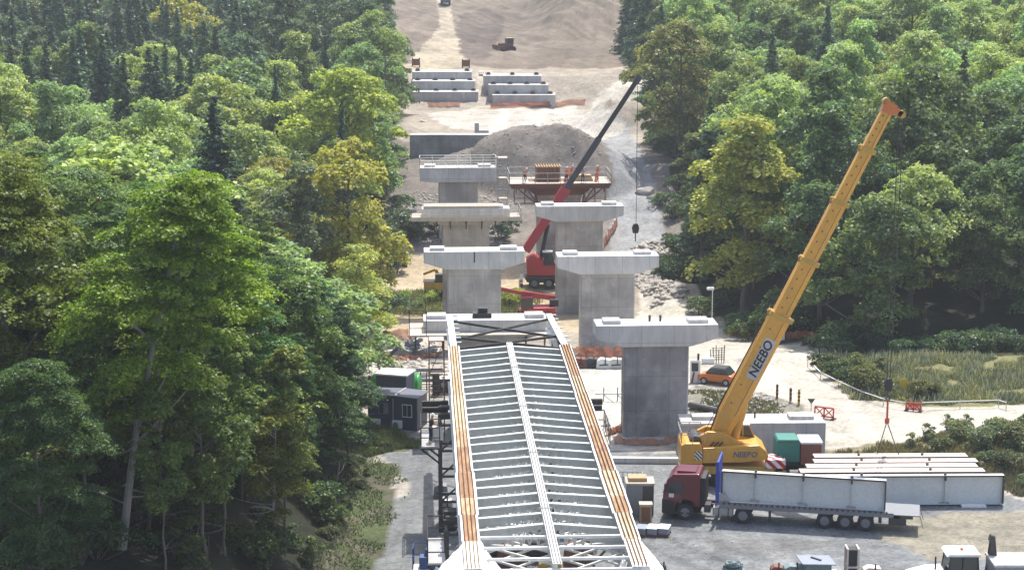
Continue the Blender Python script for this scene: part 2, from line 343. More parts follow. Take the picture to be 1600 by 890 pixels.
# ---------------------------------------------------------------- ground
def inpoly(poly, x, y):
    r = np.zeros(x.shape, bool); n = len(poly)
    for i in range(n):
        x0, y0 = poly[i][0], poly[i][1]; x1, y1 = poly[i - 1][0], poly[i - 1][1]
        c = ((y0 > y) != (y1 > y)) & (x < (x1 - x0) * (y - y0) / (y1 - y0 + 1e-9) + x0); r ^= c
    return r
def arr(*segs):
    o = []
    for a, b, st in segs: o += list(np.arange(a, b, st))
    return np.array(o)
def build_ground():
    xs = arr((-600, -120, 40), (-120, -50, 5), (-50, 62, 0.42), (62, 120, 4), (120, 601, 40))
    ys = arr((-60, 60, 20), (60, 96, 3), (96, 175, 0.42), (175, 330, 0.6), (330, 560, 1.3), (560, 760, 20), (760, 1500, 60))
    X, Y = np.meshgrid(xs, ys); Z = T(X, Y)
    le = ledge(Y); re = redge(Y)
    jx = fbm(X / 3, Y / 3, 20, 3) * 1.3; jy = fbm(X / 3, Y / 3, 30, 3) * 1.3
    C = np.zeros(X.shape + (3,)); C[:] = (0.320, 0.264, 0.204)
    def zone(c, pts, j=1.0):
        poly = [G(a, b) for a, b in pts]; m = inpoly([(p.x, p.y) for p in poly], X + jx * j, Y + jy * j); C[m] = c
    C[(Y < 342) & (Y > 160)] = (0.288, 0.256, 0.216)
    C[(Y < 272) & (Y > 228)] = (0.180, 0.162, 0.146)
    C[(Y > 345)] = (0.165, 0.138, 0.11)
    C[Y < 168] = (0.370, 0.348, 0.311)
    C[(Y > 157) & (Y < 186) & (X > 27)] = (0.165, 0.165, 0.08)
    zone((0.385, 0.318, 0.222), [(580, 400), (900, 400), (960, 470), (1010, 500), (900, 520), (580, 520)])
    zone((0.180, 0.189, 0.099), [(590, 455), (700, 450), (830, 462), (830, 492), (640, 490)])
    zone((0.429, 0.414, 0.377), [(690, 560), (1090, 540), (1110, 690), (960, 705), (690, 690)])
    zone((0.407, 0.377, 0.333), [(570, 520), (690, 520), (700, 620), (560, 620)])
    zone((0.188, 0.200, 0.210), [(500, 960), (560, 850), (630, 770), (590, 700), (640, 672), (700, 640), (960, 705), (1200, 712), (1330, 716), (1600, 780), (1800, 840), (1800, 1000), (500, 1000)])
    zone((0.288, 0.288, 0.272), [(600, 640), (700, 615), (700, 700), (650, 692)])
    zone((0.444, 0.418, 0.363), [(1000, 455), (1100, 492), (1160, 528), (1250, 530), (1296, 545), (1262, 570), (1300, 610), (1380, 638), (1600, 633), (1900, 625), (1900, 650), (1600, 657), (1430, 690), (1290, 702), (1280, 650), (1240, 628), (1130, 605), (1080, 575), (1000, 520)], 0.5)
    zone((0.208, 0.200, 0.160), [(1080, 602), (1120, 604), (1245, 632), (1260, 655), (1080, 655)])
    zone((0.189, 0.184, 0.090), [(1268, 560), (1300, 553), (1600, 566), (1900, 560), (1900, 632), (1430, 636), (1340, 622), (1296, 594)], 0.6)
    zone((0.208, 0.188, 0.120), [(1285, 704), (1340, 692), (1420, 690), (1600, 655), (1900, 655), (1900, 830), (1700, 790), (1560, 738), (1300, 716)])
    zone((0.117, 0.135, 0.063), [(560, 640), (600, 672), (655, 690), (640, 705), (570, 712), (520, 690)])
    zone((0.256, 0.264, 0.272), [(945, 200), (990, 196), (1018, 270), (1045, 370), (1050, 410), (955, 400), (962, 310), (955, 245)])
    zone((0.392, 0.370, 0.333), [(665, 178), (760, 168), (900, 165), (945, 170), (985, 200), (950, 215), (900, 202), (760, 206), (700, 200)], 0.5)
    zone((0.370, 0.333, 0.281), [(745, 110), (770, 110), (775, 175), (742, 175)], 0.3)
    zone((0.31, 0.27, 0.205), [(635, 116), (735, 104), (722, 70), (706, 30), (704, -30), (682, -30), (686, 40), (655, 80)], 0.5)
    zone((0.115, 0.095, 0.08), [(720, 90), (715, 30), (760, 12), (790, 30), (780, 60), (760, 92)])
    zone((0.414, 0.392, 0.348), [(920, 160), (960, 130), (1010, 120), (1010, 165), (960, 165)])
    zone((0.25, 0.235, 0.19), [(1370, 825), (1480, 808), (1700, 800), (1750, 850), (1600, 870), (1430, 872)], 1.6)
    zone((0.16, 0.165, 0.17), [(1080, 845), (1200, 838), (1330, 848), (1280, 866), (1120, 868)], 1.8)
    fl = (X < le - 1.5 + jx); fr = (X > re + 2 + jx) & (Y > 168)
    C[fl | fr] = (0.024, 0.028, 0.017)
    bank = (X < le + 0.5 + jx * 0.3) & (X > le - 2.2 + jx) & (Y < 136)
    C[bank] = (0.105, 0.10, 0.075)
    gb = bank & (vnoise(X / 1.3, Y / 1.3, 95) > 0.5); C[gb] = (0.075, 0.095, 0.045)
    # wheel tracks and spill, as true differences of the surface material
    tr = (vnoise((X * 0.5 - Y * 0.03 + jx * 0.3) * 1.8, Y / 60, 44) - 0.5)
    C *= (1 + 0.22 * tr[..., None] * ((Y < 170) | ((Y > 270) & (Y < 310)) | (Y > 340))[..., None])
    gl = (vnoise((X * 0.9 + Y * 0.35) / 1.0, Y / 26, 77) - 0.5) * 2 * sm(345, 420, Y)
    C *= (1 + 0.28 * gl)[..., None]
    C *= (1 + 0.5 * sm(335, 350, Y) * fbm(X / 11, Y / 26, 57, 4))[..., None]
    for (cx, cy, rr, y0, y1, x0, k) in ((30, 128, 22, 100, 126, 3, .8), (34, 133, 30, 100, 128, 3, .82), (10, 60, 57, 108, 125, 3, .85), (25, 175, 56, 112, 123, 5, .84), (60, 150, 42, 108, 150, 18, .85), (-60, 150, 56, 100, 160, -14, .84), (-90, 140, 87.5, 100, 150, -14, .84)):
        dd = np.abs(np.hypot(X - cx, Y - cy) - rr + 0.5 * fbm(X / 6, Y / 6, 66, 2)); tr_ = np.minimum(dd, np.abs(dd - 2.0)); mk = (Y > y0) & (Y < y1) & (X > x0) & (X < x0 + 60)
        C *= (1 - (1 - k) * np.exp(-(tr_ / 0.32) ** 2) * mk * (0.6 + 0.6 * vnoise(X / 3, Y / 3, 91)))[..., None]
    C *= (1 + 0.22 * fbm(X / 9, Y / 9, 50, 4))[..., None]
    C *= (1 + 0.30 * (nr.random(X.shape) - 0.5))[..., None] ** 0.6
    ny, nx = X.shape
    idx = np.arange(ny * nx).reshape(ny, nx)
    F = np.stack([idx[:-1, :-1], idx[:-1, 1:], idx[1:, 1:], idx[1:, :-1]], -1).reshape(-1, 4)
    return np.stack([X, Y, Z], -1).reshape(-1, 3), F, C.reshape(-1, 3), True
def raw_mesh(name, V, F, mat, col=None, smooth=False, parent=None):
    me = bpy.data.meshes.new(name); k = F.shape[1]
    me.vertices.add(len(V)); me.vertices.foreach_set('co', np.asarray(V, np.float32).ravel())
    me.loops.add(F.size); me.loops.foreach_set('vertex_index', F.ravel().astype(np.int32))
    me.polygons.add(len(F)); me.polygons.foreach_set('loop_start', np.arange(0, F.size, k, dtype=np.int32)); me.polygons.foreach_set('loop_total', np.full(len(F), k, np.int32))
    if smooth: me.polygons.foreach_set('use_smooth', np.ones(len(F), bool))
    if col is not None:
        a = me.attributes.new('surface', 'FLOAT_COLOR', 'POINT'); a.data.foreach_set('color', np.hstack([col, np.ones((len(col), 1))]).astype(np.float32).ravel())
    me.update(calc_edges=True); me.materials.append(mat)
    if name is None: return me
    o = bpy.data.objects.new(name, me); COL.objects.link(o)
    if parent: o.parent = parent
    return o
def groundm():
    m, t, b = new_mat('ground_surface')
    a = t.nodes.new('ShaderNodeAttribute'); a.attribute_name = 'surface'; g = t.nodes.new('ShaderNodeNewGeometry')
    n = noise_node(t, 0.35, 9, g.outputs['Position'], 0.72); r = ramp(t, n.outputs[0], 0.32, 0.68, (0.74, 0.745, 0.75), (1.2, 1.18, 1.15))
    o = mixc(t, 'MULTIPLY', 1.0, a.outputs['Color'], r.outputs[0])
    v = t.nodes.new('ShaderNodeTexVoronoi'); v.inputs['Scale'].default_value = 4.5; t.links.new(g.outputs['Position'], v.inputs['Vector'])
    sp = t.nodes.new('ShaderNodeSeparateColor'); t.links.new(v.outputs['Color'], sp.inputs[0])
    r2 = ramp(t, sp.outputs[0], 0.0, 1.0, (0.82,) * 3, (1.16,) * 3)
    o = mixc(t, 'MULTIPLY', 1.0, o, r2.outputs[0])
    t.links.new(o, b.inputs['Base Color']); b.inputs['Roughness'].default_value = 0.95; b.inputs['Specular IOR Level'].default_value = 0.15
    bm = t.nodes.new('ShaderNodeBump'); bm.inputs['Strength'].default_value = 0.5; bm.inputs['Distance'].default_value = 0.15
    n2 = noise_node(t, 1.6, 8, g.outputs['Position'], 0.75); t.links.new(n2.outputs[0], bm.inputs['Height']); t.links.new(bm.outputs[0], b.inputs['Normal'])
    return m
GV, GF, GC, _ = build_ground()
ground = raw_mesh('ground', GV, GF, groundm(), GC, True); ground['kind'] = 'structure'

# ---------------------------------------------------------------- trees
def unit(v): return v / (np.linalg.norm(v, axis=-1, keepdims=True) + 1e-9)
def leaves_mesh(name, C, N, size, aspect, rs, mat):
    """leaf faces: centre, preferred normal, size"""
    n = len(C); N = unit(N + rs.normal(0, 0.45, (n, 3)))
    A = unit(np.cross(N, rs.normal(0, 1, (n, 3)))); B = np.cross(N, A)
    s = (size * rs.uniform(0.6, 1.35, n))[:, None]
    fold = N * s * 0.18
    V = np.stack([C - A * s * aspect, C - B * s * 0.55 + fold, C + A * s * aspect * 1.1, C + B * s * 0.55 + fold], 1).reshape(-1, 3)
    F = np.arange(n * 4).reshape(-1, 4)
    me_o = raw_mesh(name, V, F, mat); return me_o
def crown_points(rs, R, H0, H1, nc, per, flat, rc, shape):
    """clump centres fill an uneven envelope; leaves sit on the clumps"""
    CC = []; tries = 0
    lob = [(rs.uniform(0, 6.28), rs.uniform(0.15, 0.4)) for _ in range(3)]
    while len(CC) < nc and tries < 20000:
        tries += 1
        h = rs.random() ** 0.85; a = rs.uniform(0, 6.283)
        if shape == 'round': env = math.sqrt(max(0.02, 1 - (h * 1.9 - 0.85) ** 2 / 1.15)) if h < 0.98 else 0.15
        elif shape == 'tall': env = (0.35 + 0.65 * math.sin(min(1, h * 1.6 + 0.15) * 1.57)) * (1 - max(0, h - 0.55) * 1.75)
        else: env = 1 - 0.9 * h
        env *= 1 + sum(k * math.sin(i + 1) * math.cos(a * (i + 1) + p + h * 3) for i, (p, k) in enumerate(lob))
        r = R * env * (rs.random() ** 0.42)
        p = np.array([math.cos(a) * r, math.sin(a) * r, H0 + h * (H1 - H0)])
        if CC and min(np.linalg.norm((p - q) * np.array([1, 1, 1.25])) for q in CC) < rc * 0.62: continue
        CC.append(p)
    pts = []; nor = []
    mid = np.array([0, 0, (H0 + H1) / 2])
    for c in CC:
        rk = rs.uniform(0.5, 1.35); k = int(per * (0.25 + rk * 0.8)); r = rc * rk
        d = unit(rs.normal(0, 1, (k, 3))); d[:, 2] = np.where(d[:, 2] < -0.25, -d[:, 2], d[:, 2])
        q = d * (r * rs.uniform(0.45, 1.0, k) ** 0.6)[:, None]
        out = unit((c - mid)[None, :] * np.array([1, 1, 0.3]))[0]
        q[:, 2] *= flat
        # boughs droop outward
        q[:, 2] -= np.clip(q @ out, -9, 9) * 0.22
        rad = 1 + 0.35 * np.sin(d[:, 0] * 5 + c[0]) * np.cos(d[:, 1] * 5 + c[1]); q *= rad[:, None]
        pts.append(c + q); nor.append(unit(d * np.array([1, 1, 1]) + np.array([0, 0, 0.95])))
    return np.array(CC), np.vstack(pts), np.vstack(nor)
def limb(mb, a, b, r0, r1, rs, n=5, bow=0.12):
    a = np.array(a, float); b = np.array(b, float); L = np.linalg.norm(b - a); off = rs.normal(0, bow * L * 0.5, 3)
    pts = [tuple(a + (b - a) * t + off * math.sin(t * 3.14)) for t in np.linspace(0, 1, n)]
    mb.path(pts, r0, 6, r1)
TREES = {}
def broad_proto(key, seed, R, H, h0, nc, per, flat, rc, leaf, shape='round', trunk=0.28, lean=(0, 0), bark='bark', bare=0):
    rs = np.random.default_rng(seed)
    CC, Pn, N = crown_points(rs, R, H * h0, H, nc, per, flat, rc, shape)
    ln = np.array([lean[0], lean[1], 0]); f = lambda z: ln * (np.clip(z / H, 0, 1) ** 1.3)[..., None] if np.ndim(z) else ln * min(1, max(0, z / H)) ** 1.3
    Pn = Pn + f(Pn[:, 2]); CC = CC + f(CC[:, 2])
    cr = leaves_mesh('crown', Pn, N, leaf, 0.72, rs, M['leaf'])
    tb = MB(); top = np.array([0, 0, H * 0.86]) + f(H * 0.86)
    pts = [tuple(np.array([0, 0, -1.0 + (H * 0.86 + 1) * t]) + f((H * 0.86) * t) + rs.normal(0, 0.10, 3) * (0 < t < 1)) for t in np.linspace(0, 1, 8)]
    tb.path(pts, trunk, 8, trunk * 0.25)
    PT = np.array(pts)
    def tk_at(z): return np.array([np.interp(z, PT[:, 2], PT[:, 0]), np.interp(z, PT[:, 2], PT[:, 1]), z])
    order = rs.permutation(len(CC))[:min(len(CC), 16)]
    for i in order:
        c = CC[i]; z = min(H * .84, max(H * h0 * 0.7, c[2] - np.hypot(c[0], c[1]) * 0.8)); base = tk_at(z)
        limb(tb, base, c, trunk * 0.38, 0.03, rs)
    for k in range(bare):
        z = H * rs.uniform(0.12, h0 + 0.1); a = rs.uniform(0, 6.28); l = rs.uniform(1.5, 4.5); base = tk_at(z)
        limb(tb, base, base + np.array([math.cos(a) * l, math.sin(a) * l, rs.uniform(-0.3, 1.2)]), 0.06, 0.015, rs)
    tk = tb.build('trunk', M[bark], None)
    TREES[key] = (tk, cr, H, R)
def spruce_proto(key, seed, R, H, nlev, leaf, h0=0.06):
    rs = np.random.default_rng(seed); pts = []; nor = []
    for i in range(nlev):
        t = i / (nlev - 1); z = H * (h0 + (1 - h0) * t); r = R * (1 - t) ** 0.85 * rs.uniform(0.82, 1.12) + 0.12
        nb = max(5, int(12 * (1 - t) + 5)); ph = rs.uniform(0, 6.28)
        for b in range(nb):
            a = ph + 6.283 * b / nb + rs.normal(0, 0.12); rr = r * rs.uniform(0.72, 1.12); k = max(5, int(rr * 15))
            zj = rs.normal(0, H / nlev * .55); s = rs.uniform(0.1, 1, k); wv = rs.normal(0, 0.16, k) * (0.4 + rr * s * 0.35)
            x = s * rr; zz = z + zj - x * 0.42 + (x / max(rr, .1)) ** 2 * rr * 0.16 - np.abs(wv) * 0.4 + rs.normal(0, 0.12, k)
            pts.append(np.stack([math.cos(a) * x - math.sin(a) * wv, math.sin(a) * x + math.cos(a) * wv, zz], 1))
            nor.append(np.tile([math.cos(a) * 0.45, math.sin(a) * 0.45, 1.0], (k, 1)))
    cr = leaves_mesh('crown', np.vstack(pts), np.vstack(nor), leaf, 0.95, rs, M['needle'])
    tb = MB(); tb.path([(0, 0, -1), (0.05, 0, H * .5), (0, 0, H * 0.99)], 0.24, 8, 0.03)
    TREES[key] = (tb.build('trunk', M['bark'], None), cr, H, R)
broad_proto('b1', 11, 4.6, 16, 0.22, 56, 280, 0.72, 1.35, 0.24)
broad_proto('b2', 12, 5.2, 15, 0.20, 64, 270, 0.68, 1.4, 0.24)
broad_proto('b3', 13, 4.0, 17.5, 0.18, 56, 280, 0.75, 1.25, 0.23, 'tall')
broad_proto('b4', 14, 4.8, 14, 0.15, 60, 280, 0.7, 1.3, 0.23)
broad_proto('b5', 15, 3.4, 18, 0.30, 50, 240, 0.7, 1.1, 0.22, 'tall', 0.2)
spruce_proto('s1', 21, 3.3, 19, 34, 0.26)
spruce_proto('s2', 22, 2.5, 17, 34, 0.24)
spruce_proto('s3', 23, 4.4, 18, 36, 0.24, 0.04)
# close trees carry finer leaves
broad_proto('n1', 31, 5.0, 24, 0.38, 125, 520, 0.34, 1.45, 0.155, 'tall', 0.30, (5.2, 0.3), 'palebark', 18)
broad_proto('n2', 32, 6.0, 22, 0.10, 140, 470, 0.36, 1.5, 0.155, 'round', 0.34, (0, 0), 'bark', 8)
broad_proto('n3', 33, 4.2, 23, 0.16, 105, 500, 0.38, 1.3, 0.15, 'tall', 0.24, (0.8, 0), 'bark', 12)
broad_proto('n4', 34, 3.0, 15, 0.25, 44, 330, 0.45, 1.05, 0.14, 'tall', 0.13, (0.6, 0), 'palebark', 10)
broad_proto('t1', 35, 2.6, 17, 0.38, 34, 200, 0.6, 1.0, 0.2, 'tall', 0.14, (0, 0), 'bark', 8)
used_proto = set()
def plant(key, x, y, label, cat, name, color, group=None, s=1.0, rz=None, sz=None, z=None):
    tk, cr, H, R = TREES[key]; zz = TZ(x, y) - 0.15 if z is None else z
    rz = rnd.uniform(0, 6.28) if rz is None else rz
    root = thing(name, label, cat, (x, y, zz), rz, group); root.scale = (s, s, sz or s)
    if key in used_proto: tk = tk.copy(); cr = cr.copy(); COL.objects.link(tk); COL.objects.link(cr)
    used_proto.add(key)
    tk.parent = root; cr.parent = root; k_ = 1.35 if color[1] < .16 else 1.08; cr.color = (color[0] * k_, color[1] * k_, color[2] * k_ * 1.05, 1); return root
def vary(c, k=0.22):
    f = rnd.uniform(1 - k, 1 + k); g = rnd.uniform(-0.12, 0.12)
    return (c[0] * f * (1 + g), c[1] * f, c[2] * f * (1 - g))
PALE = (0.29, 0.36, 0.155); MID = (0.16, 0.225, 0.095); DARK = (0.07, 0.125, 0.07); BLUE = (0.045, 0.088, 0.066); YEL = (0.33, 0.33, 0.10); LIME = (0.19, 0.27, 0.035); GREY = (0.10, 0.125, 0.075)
placed = []
def free(x, y, d):
    return all((x - a) ** 2 + (y - b) ** 2 > ((d + c) / 2) ** 2 for a, b, c in placed)
def special(key, px, py, Y, hpx_top, label, cat, name, color, group=None, wid=1.0, rz=None):
    """a tree whose trunk stands at (px, distance Y) and whose top is seen at row hpx_top"""
    x = PY(px, py, Y).x; z0 = TZ(x, Y); zt = PY(px, hpx_top, Y).z; s = (zt - z0) / TREES[key][2]
    placed.append((x, Y, TREES[key][3] * s * wid * 1.5)); (placed.append((x * (Y - 9) / Y, Y - 9, 7.5)), placed.append((x * (Y - 17) / Y, Y - 17, 9.0)), placed.append((x * (Y - 25) / Y, Y - 25, 8.0))) if hpx_top < 235 and Y > 150 else None
    return plant(key, x, Y, label, cat, name, color, group, s * wid, rz, s)
# --- trees one can single out
special('s3', 338, 300, 188, 152, 'tall dark spruce with wide skirts standing out of the pale broadleaf crowns', 'spruce', 'spruce_tree', (0.034, 0.066, 0.05), wid=1.25)
special('b1', 545, 300, 190, 224, 'yellow tinged round tree at the left edge of the works', 'tree', 'broadleaf_tree', (0.362, 0.341, 0.080), wid=1.0)
special('b3', 465, 320, 183, 262, 'grey green thinly leaved tree left of the yellow tinged round one', 'tree', 'broadleaf_tree', (0.174, 0.203, 0.116), wid=1.0)
special('n4', 556, 460, 160, 378, 'light yellow green young tree with thin pale stems beside the sandy clearing', 'tree', 'young_tree', (0.377, 0.392, 0.116), wid=1.15)
special('n4', 590, 470, 163, 430, 'small bushy pale green tree nearest the orange netted bank', 'tree', 'young_tree', (0.319, 0.362, 0.131), wid=1.1)
special('b3', 1165, 400, 196, 190, 'yellow green tall tree rising in front of the right hand wood', 'tree', 'broadleaf_tree', (0.341, 0.348, 0.087), wid=1.25)
special('b2', 1060, 300, 262, 40, 'brownish green tree at the top of the right edge of the works', 'tree', 'broadleaf_tree', (0.217, 0.217, 0.087), wid=0.95)
special('b4', 540, 200, 236, 112, 'bright lime green tree crown at the left edge of the clearing', 'tree', 'broadleaf_tree', (0.362, 0.406, 0.087), wid=1.0)
special('s2', 535, 250, 218, 160, 'short dark spruce in front of the lime green crown', 'spruce', 'spruce_tree', BLUE, wid=0.9)
special('s2', 432, 200, 250, 105, 'narrow dark spruce spire between two pale crowns', 'spruce', 'spruce_tree', BLUE, wid=0.8)
special('b4', 180, 300, 158, 232, 'pale sunlit round crown just behind the big shaded trees', 'tree', 'broadleaf_tree', (0.348, 0.420, 0.160), wid=1.25)
special('b2', 215, 300, 172, 250, 'pale sunlit broad crown right of the roundest pale one', 'tree', 'broadleaf_tree', (0.319, 0.392, 0.145), wid=1.1)
# --- close trees at the lower left
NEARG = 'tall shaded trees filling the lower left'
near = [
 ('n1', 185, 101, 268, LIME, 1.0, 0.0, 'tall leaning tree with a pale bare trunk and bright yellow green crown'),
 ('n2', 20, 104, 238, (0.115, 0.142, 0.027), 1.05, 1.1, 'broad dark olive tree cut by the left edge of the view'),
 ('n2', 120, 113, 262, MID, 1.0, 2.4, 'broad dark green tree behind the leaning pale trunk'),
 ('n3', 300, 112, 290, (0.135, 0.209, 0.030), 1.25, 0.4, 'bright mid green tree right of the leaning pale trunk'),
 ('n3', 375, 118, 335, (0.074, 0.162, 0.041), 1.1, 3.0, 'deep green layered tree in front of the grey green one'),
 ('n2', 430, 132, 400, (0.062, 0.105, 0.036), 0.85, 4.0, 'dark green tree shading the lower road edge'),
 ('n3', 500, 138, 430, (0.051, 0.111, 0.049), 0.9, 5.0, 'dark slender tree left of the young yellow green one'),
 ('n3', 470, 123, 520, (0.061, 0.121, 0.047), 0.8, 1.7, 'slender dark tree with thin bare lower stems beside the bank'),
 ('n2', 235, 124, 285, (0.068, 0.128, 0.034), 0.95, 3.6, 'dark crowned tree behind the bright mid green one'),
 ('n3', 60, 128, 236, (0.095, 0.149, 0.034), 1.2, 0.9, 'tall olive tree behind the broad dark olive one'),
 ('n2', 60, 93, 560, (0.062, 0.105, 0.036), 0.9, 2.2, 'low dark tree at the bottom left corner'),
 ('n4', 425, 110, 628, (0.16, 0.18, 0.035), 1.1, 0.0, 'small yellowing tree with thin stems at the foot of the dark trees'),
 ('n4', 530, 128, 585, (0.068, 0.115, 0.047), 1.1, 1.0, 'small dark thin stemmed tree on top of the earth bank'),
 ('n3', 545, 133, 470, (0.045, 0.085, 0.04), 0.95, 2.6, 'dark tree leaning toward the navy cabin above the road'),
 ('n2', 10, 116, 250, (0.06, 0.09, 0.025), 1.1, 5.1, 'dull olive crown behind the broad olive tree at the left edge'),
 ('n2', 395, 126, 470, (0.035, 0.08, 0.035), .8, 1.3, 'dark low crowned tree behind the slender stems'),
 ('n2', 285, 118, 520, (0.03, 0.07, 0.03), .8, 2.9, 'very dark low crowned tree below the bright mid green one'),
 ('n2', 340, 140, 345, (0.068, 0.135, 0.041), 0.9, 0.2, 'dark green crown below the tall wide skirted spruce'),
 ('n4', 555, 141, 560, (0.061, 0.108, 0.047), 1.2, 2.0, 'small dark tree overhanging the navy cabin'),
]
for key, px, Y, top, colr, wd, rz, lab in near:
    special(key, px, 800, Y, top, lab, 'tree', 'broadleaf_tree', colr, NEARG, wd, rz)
# --- the woods
def wood(side, n_try, dmin, y0, y1, seed):
    rs = random.Random(seed); out = []
    for _ in range(n_try):
        y = rs.uniform(y0, y1); hw = y * 0.262 + 5
        le = float(ledge(y)); re = float(redge(y))
        if side < 0: x = rs.uniform(-hw, le - (6.0 if 140 < y < 178 else 2.5))
        else:
            if y < 178 and True: lo = 24
            else: lo = re + 2
            x = rs.uniform(lo, hw)
            # meadow stays open
            if y < 176 + 0 * x: continue
        if x < -hw or x > hw: continue
        d = dmin * rs.uniform(0.85, 1.2)
        if free(x, y, d): placed.append((x, y, d)); out.append((x, y, d))
    return out
LW = wood(-1, 6000, 6.3, 143, 395, 1); placed_keep = list(placed); placed = [p for p in placed if p[1] > 143]; LN = wood(-1, 1500, 3.7, 99, 143, 5); placed = placed_keep; RW = wood(1, 6000, 6.6, 176, 400, 2)
lab_side = {-1: 'left of the works', 1: 'right of the works'}
for side, lst in ((-1, LW), (1, RW)):
    for (x, y, d) in lst:
        q = vnoise(x / 22, y / 26, 71 + side) ; q2 = vnoise(x / 12, y / 12, 81)
        edge = (x > float(ledge(y)) - 7) if side < 0 else (x < float(redge(y)) + 6)
        con = (side < 0 and ((y > 290 and rnd.random() < 0.30) or rnd.random() < 0.05 or (x < -0.13 * y and y > 240 and rnd.random() < 0.5))) or (side > 0 and rnd.random() < 0.05) or (side > 0 and edge and y > 300 and rnd.random() < 0.5)
        zone_w = 'low on' if y < 230 else ('half way up' if y < 310 else 'high on')
        if con:
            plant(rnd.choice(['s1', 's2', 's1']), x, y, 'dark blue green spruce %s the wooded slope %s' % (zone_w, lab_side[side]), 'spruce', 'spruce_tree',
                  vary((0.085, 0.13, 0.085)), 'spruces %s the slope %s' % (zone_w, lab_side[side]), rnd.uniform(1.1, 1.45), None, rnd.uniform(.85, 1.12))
        elif edge and side > 0 and y > 185:
            plant('t1' if rnd.random() < .6 else 'b5', x, y, 'slim thin stemmed tree along the edge of the wood %s' % lab_side[side], 'tree', 'slim_tree',
                  vary((0.12, 0.15, 0.075)), 'slim trees along the wood edge %s' % lab_side[side], rnd.uniform(0.75, 1.1))
        else:
            if side < 0: base = PALE if (200 < y < 290 and x > -0.21 * y) or (y < 275 and q > 0.3) else ((0.10, 0.14, 0.085) if y > 290 else (MID if q > 0.5 else (0.10, 0.15, 0.08)))  # far left wood: cloud shadow put into a darker leaf colour
            else: base = PALE if (q > 0.32 and y > 205) else (MID if q > 0.32 else (0.115, 0.17, 0.075))
            if side > 0 and y < 200: base = (0.115, 0.17, 0.075)
            if q2 > 0.86: base = YEL if y > 200 else PALE
            nm = 'pale green' if base in (PALE, YEL) else 'dark green'
            s = d / 6.3 * rnd.uniform(0.85, 1.12); s0 = s
            if side < 0 and y < 206: s0 = min(s, 0.82)
            if side > 0 and y < 200: s *= 0.9
            if side > 0 and y < 190: key = rnd.choice(['b2', 'b4', 'b4'])
            else: key = rnd.choice(['b1', 'b2', 'b3', 'b4', 'b5', 'b2'])
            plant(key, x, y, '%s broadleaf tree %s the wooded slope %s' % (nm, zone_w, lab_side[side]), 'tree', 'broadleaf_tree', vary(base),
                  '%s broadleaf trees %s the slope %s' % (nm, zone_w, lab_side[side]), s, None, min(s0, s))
for (x, y, d) in LN:
    if x > float(ledge(y)) - 3.5 or (y < 108 and x < -24): continue
    plant(rnd.choice(['n3', 't1', 'b5', 'n3']), x, y, 'dark slender tree deep in the shaded lower left wood', 'tree', 'slender_tree', vary((0.13, 0.175, 0.05)), 'dark slender trees deep in the lower left wood', rnd.uniform(.52, .74))
print('trees', len(LW), len(RW))

# --- shrubs
SHR = {}
def shrub_proto(key, seed, R, H, n, leaf, sparse=False):
    rs = np.random.default_rng(seed); CC, Pn, N = crown_points(rs, R, 0.1, H, 14, n // 14, 0.7, R * 0.42, 'round')
    cr = leaves_mesh('foliage', Pn, N, leaf, 0.8, rs, M['leaf']); tb = MB()
    for c in CC[:9]: limb(tb, (0, 0, -0.2), c * np.array([1, 1, 1.0]), 0.035, 0.01, rs)
    if sparse:
        for k in range(9):
            a = rs.uniform(0, 6.28); limb(tb, (0, 0, 0), (math.cos(a) * R, math.sin(a) * R, H * rs.uniform(.7, 1.25)), 0.03, 0.008, rs)
    SHR[key] = [tb.build('stem', M['bark'], None), cr, False]
shrub_proto('k1', 41, 1.3, 1.5, 1500, 0.13); shrub_proto('k2', 42, 1.6, 2.0, 1900, 0.14); shrub_proto('k3', 43, 1.0, 2.2, 900, 0.13, True)
def shrub(key, x, y, s, color, label, group, z=None):
    st, fo, used = SHR[key]
    root = thing('shrub', label, 'shrub', (x, y, TZ(x, y) - 0.05 if z is None else z), rnd.uniform(0, 6.28), group); root.scale = (s,) * 3
    if used: st = st.copy(); fo = fo.copy(); COL.objects.link(st); COL.objects.link(fo)
    SHR[key][2] = True; st.parent = root; fo.parent = root; fo.color = (*color, 1)
for px, py, s, key in [(1425, 700, .9, 'k3'), (1450, 690, 1.0, 'k3'), (1475, 705, 1.0, 'k1'), (1500, 690, 1.2, 'k2'), (1530, 700, 1.2, 'k2'), (1560, 690, 1.3, 'k2'), (1590, 700, 1.4, 'k2'),
                       (1545, 725, 1.0, 'k1'), (1580, 735, 1.1, 'k2'), (1510, 672, .9, 'k3'), (1600, 670, 1.2, 'k1'), (1480, 672, .9, 'k3'), (1602, 760, .9, 'k1'), (1618, 720, 1.4, 'k2')]:
    p = G(px, py); shrub(key, p.x, p.y, s * .6, vary((0.14, 0.17, 0.10)), 'dark green shrub on the dry bank behind the stacked girders', 'shrubs on the dry bank behind the girders')
for px, py, s, key in [(1300, 590, .9, 'k1'), (1283, 578, .9, 'k1'), (1322, 600, .9, 'k1'), (1355, 612, 1.0, 'k2'), (1375, 600, .6, 'k1'), (1440, 622, .7, 'k2'), (1455, 616, .6, 'k1'), (1375, 582, .6, 'k3'), (1338, 575, .8, 'k1')]:
    p = G(px, py); shrub(key, p.x, p.y, s, vary(rnd.choice([(0.13, 0.14, 0.055), (0.07, 0.10, 0.04)])), 'low meadow shrub inside the bend of the pale haul road', 'low shrubs inside the bend of the haul road')
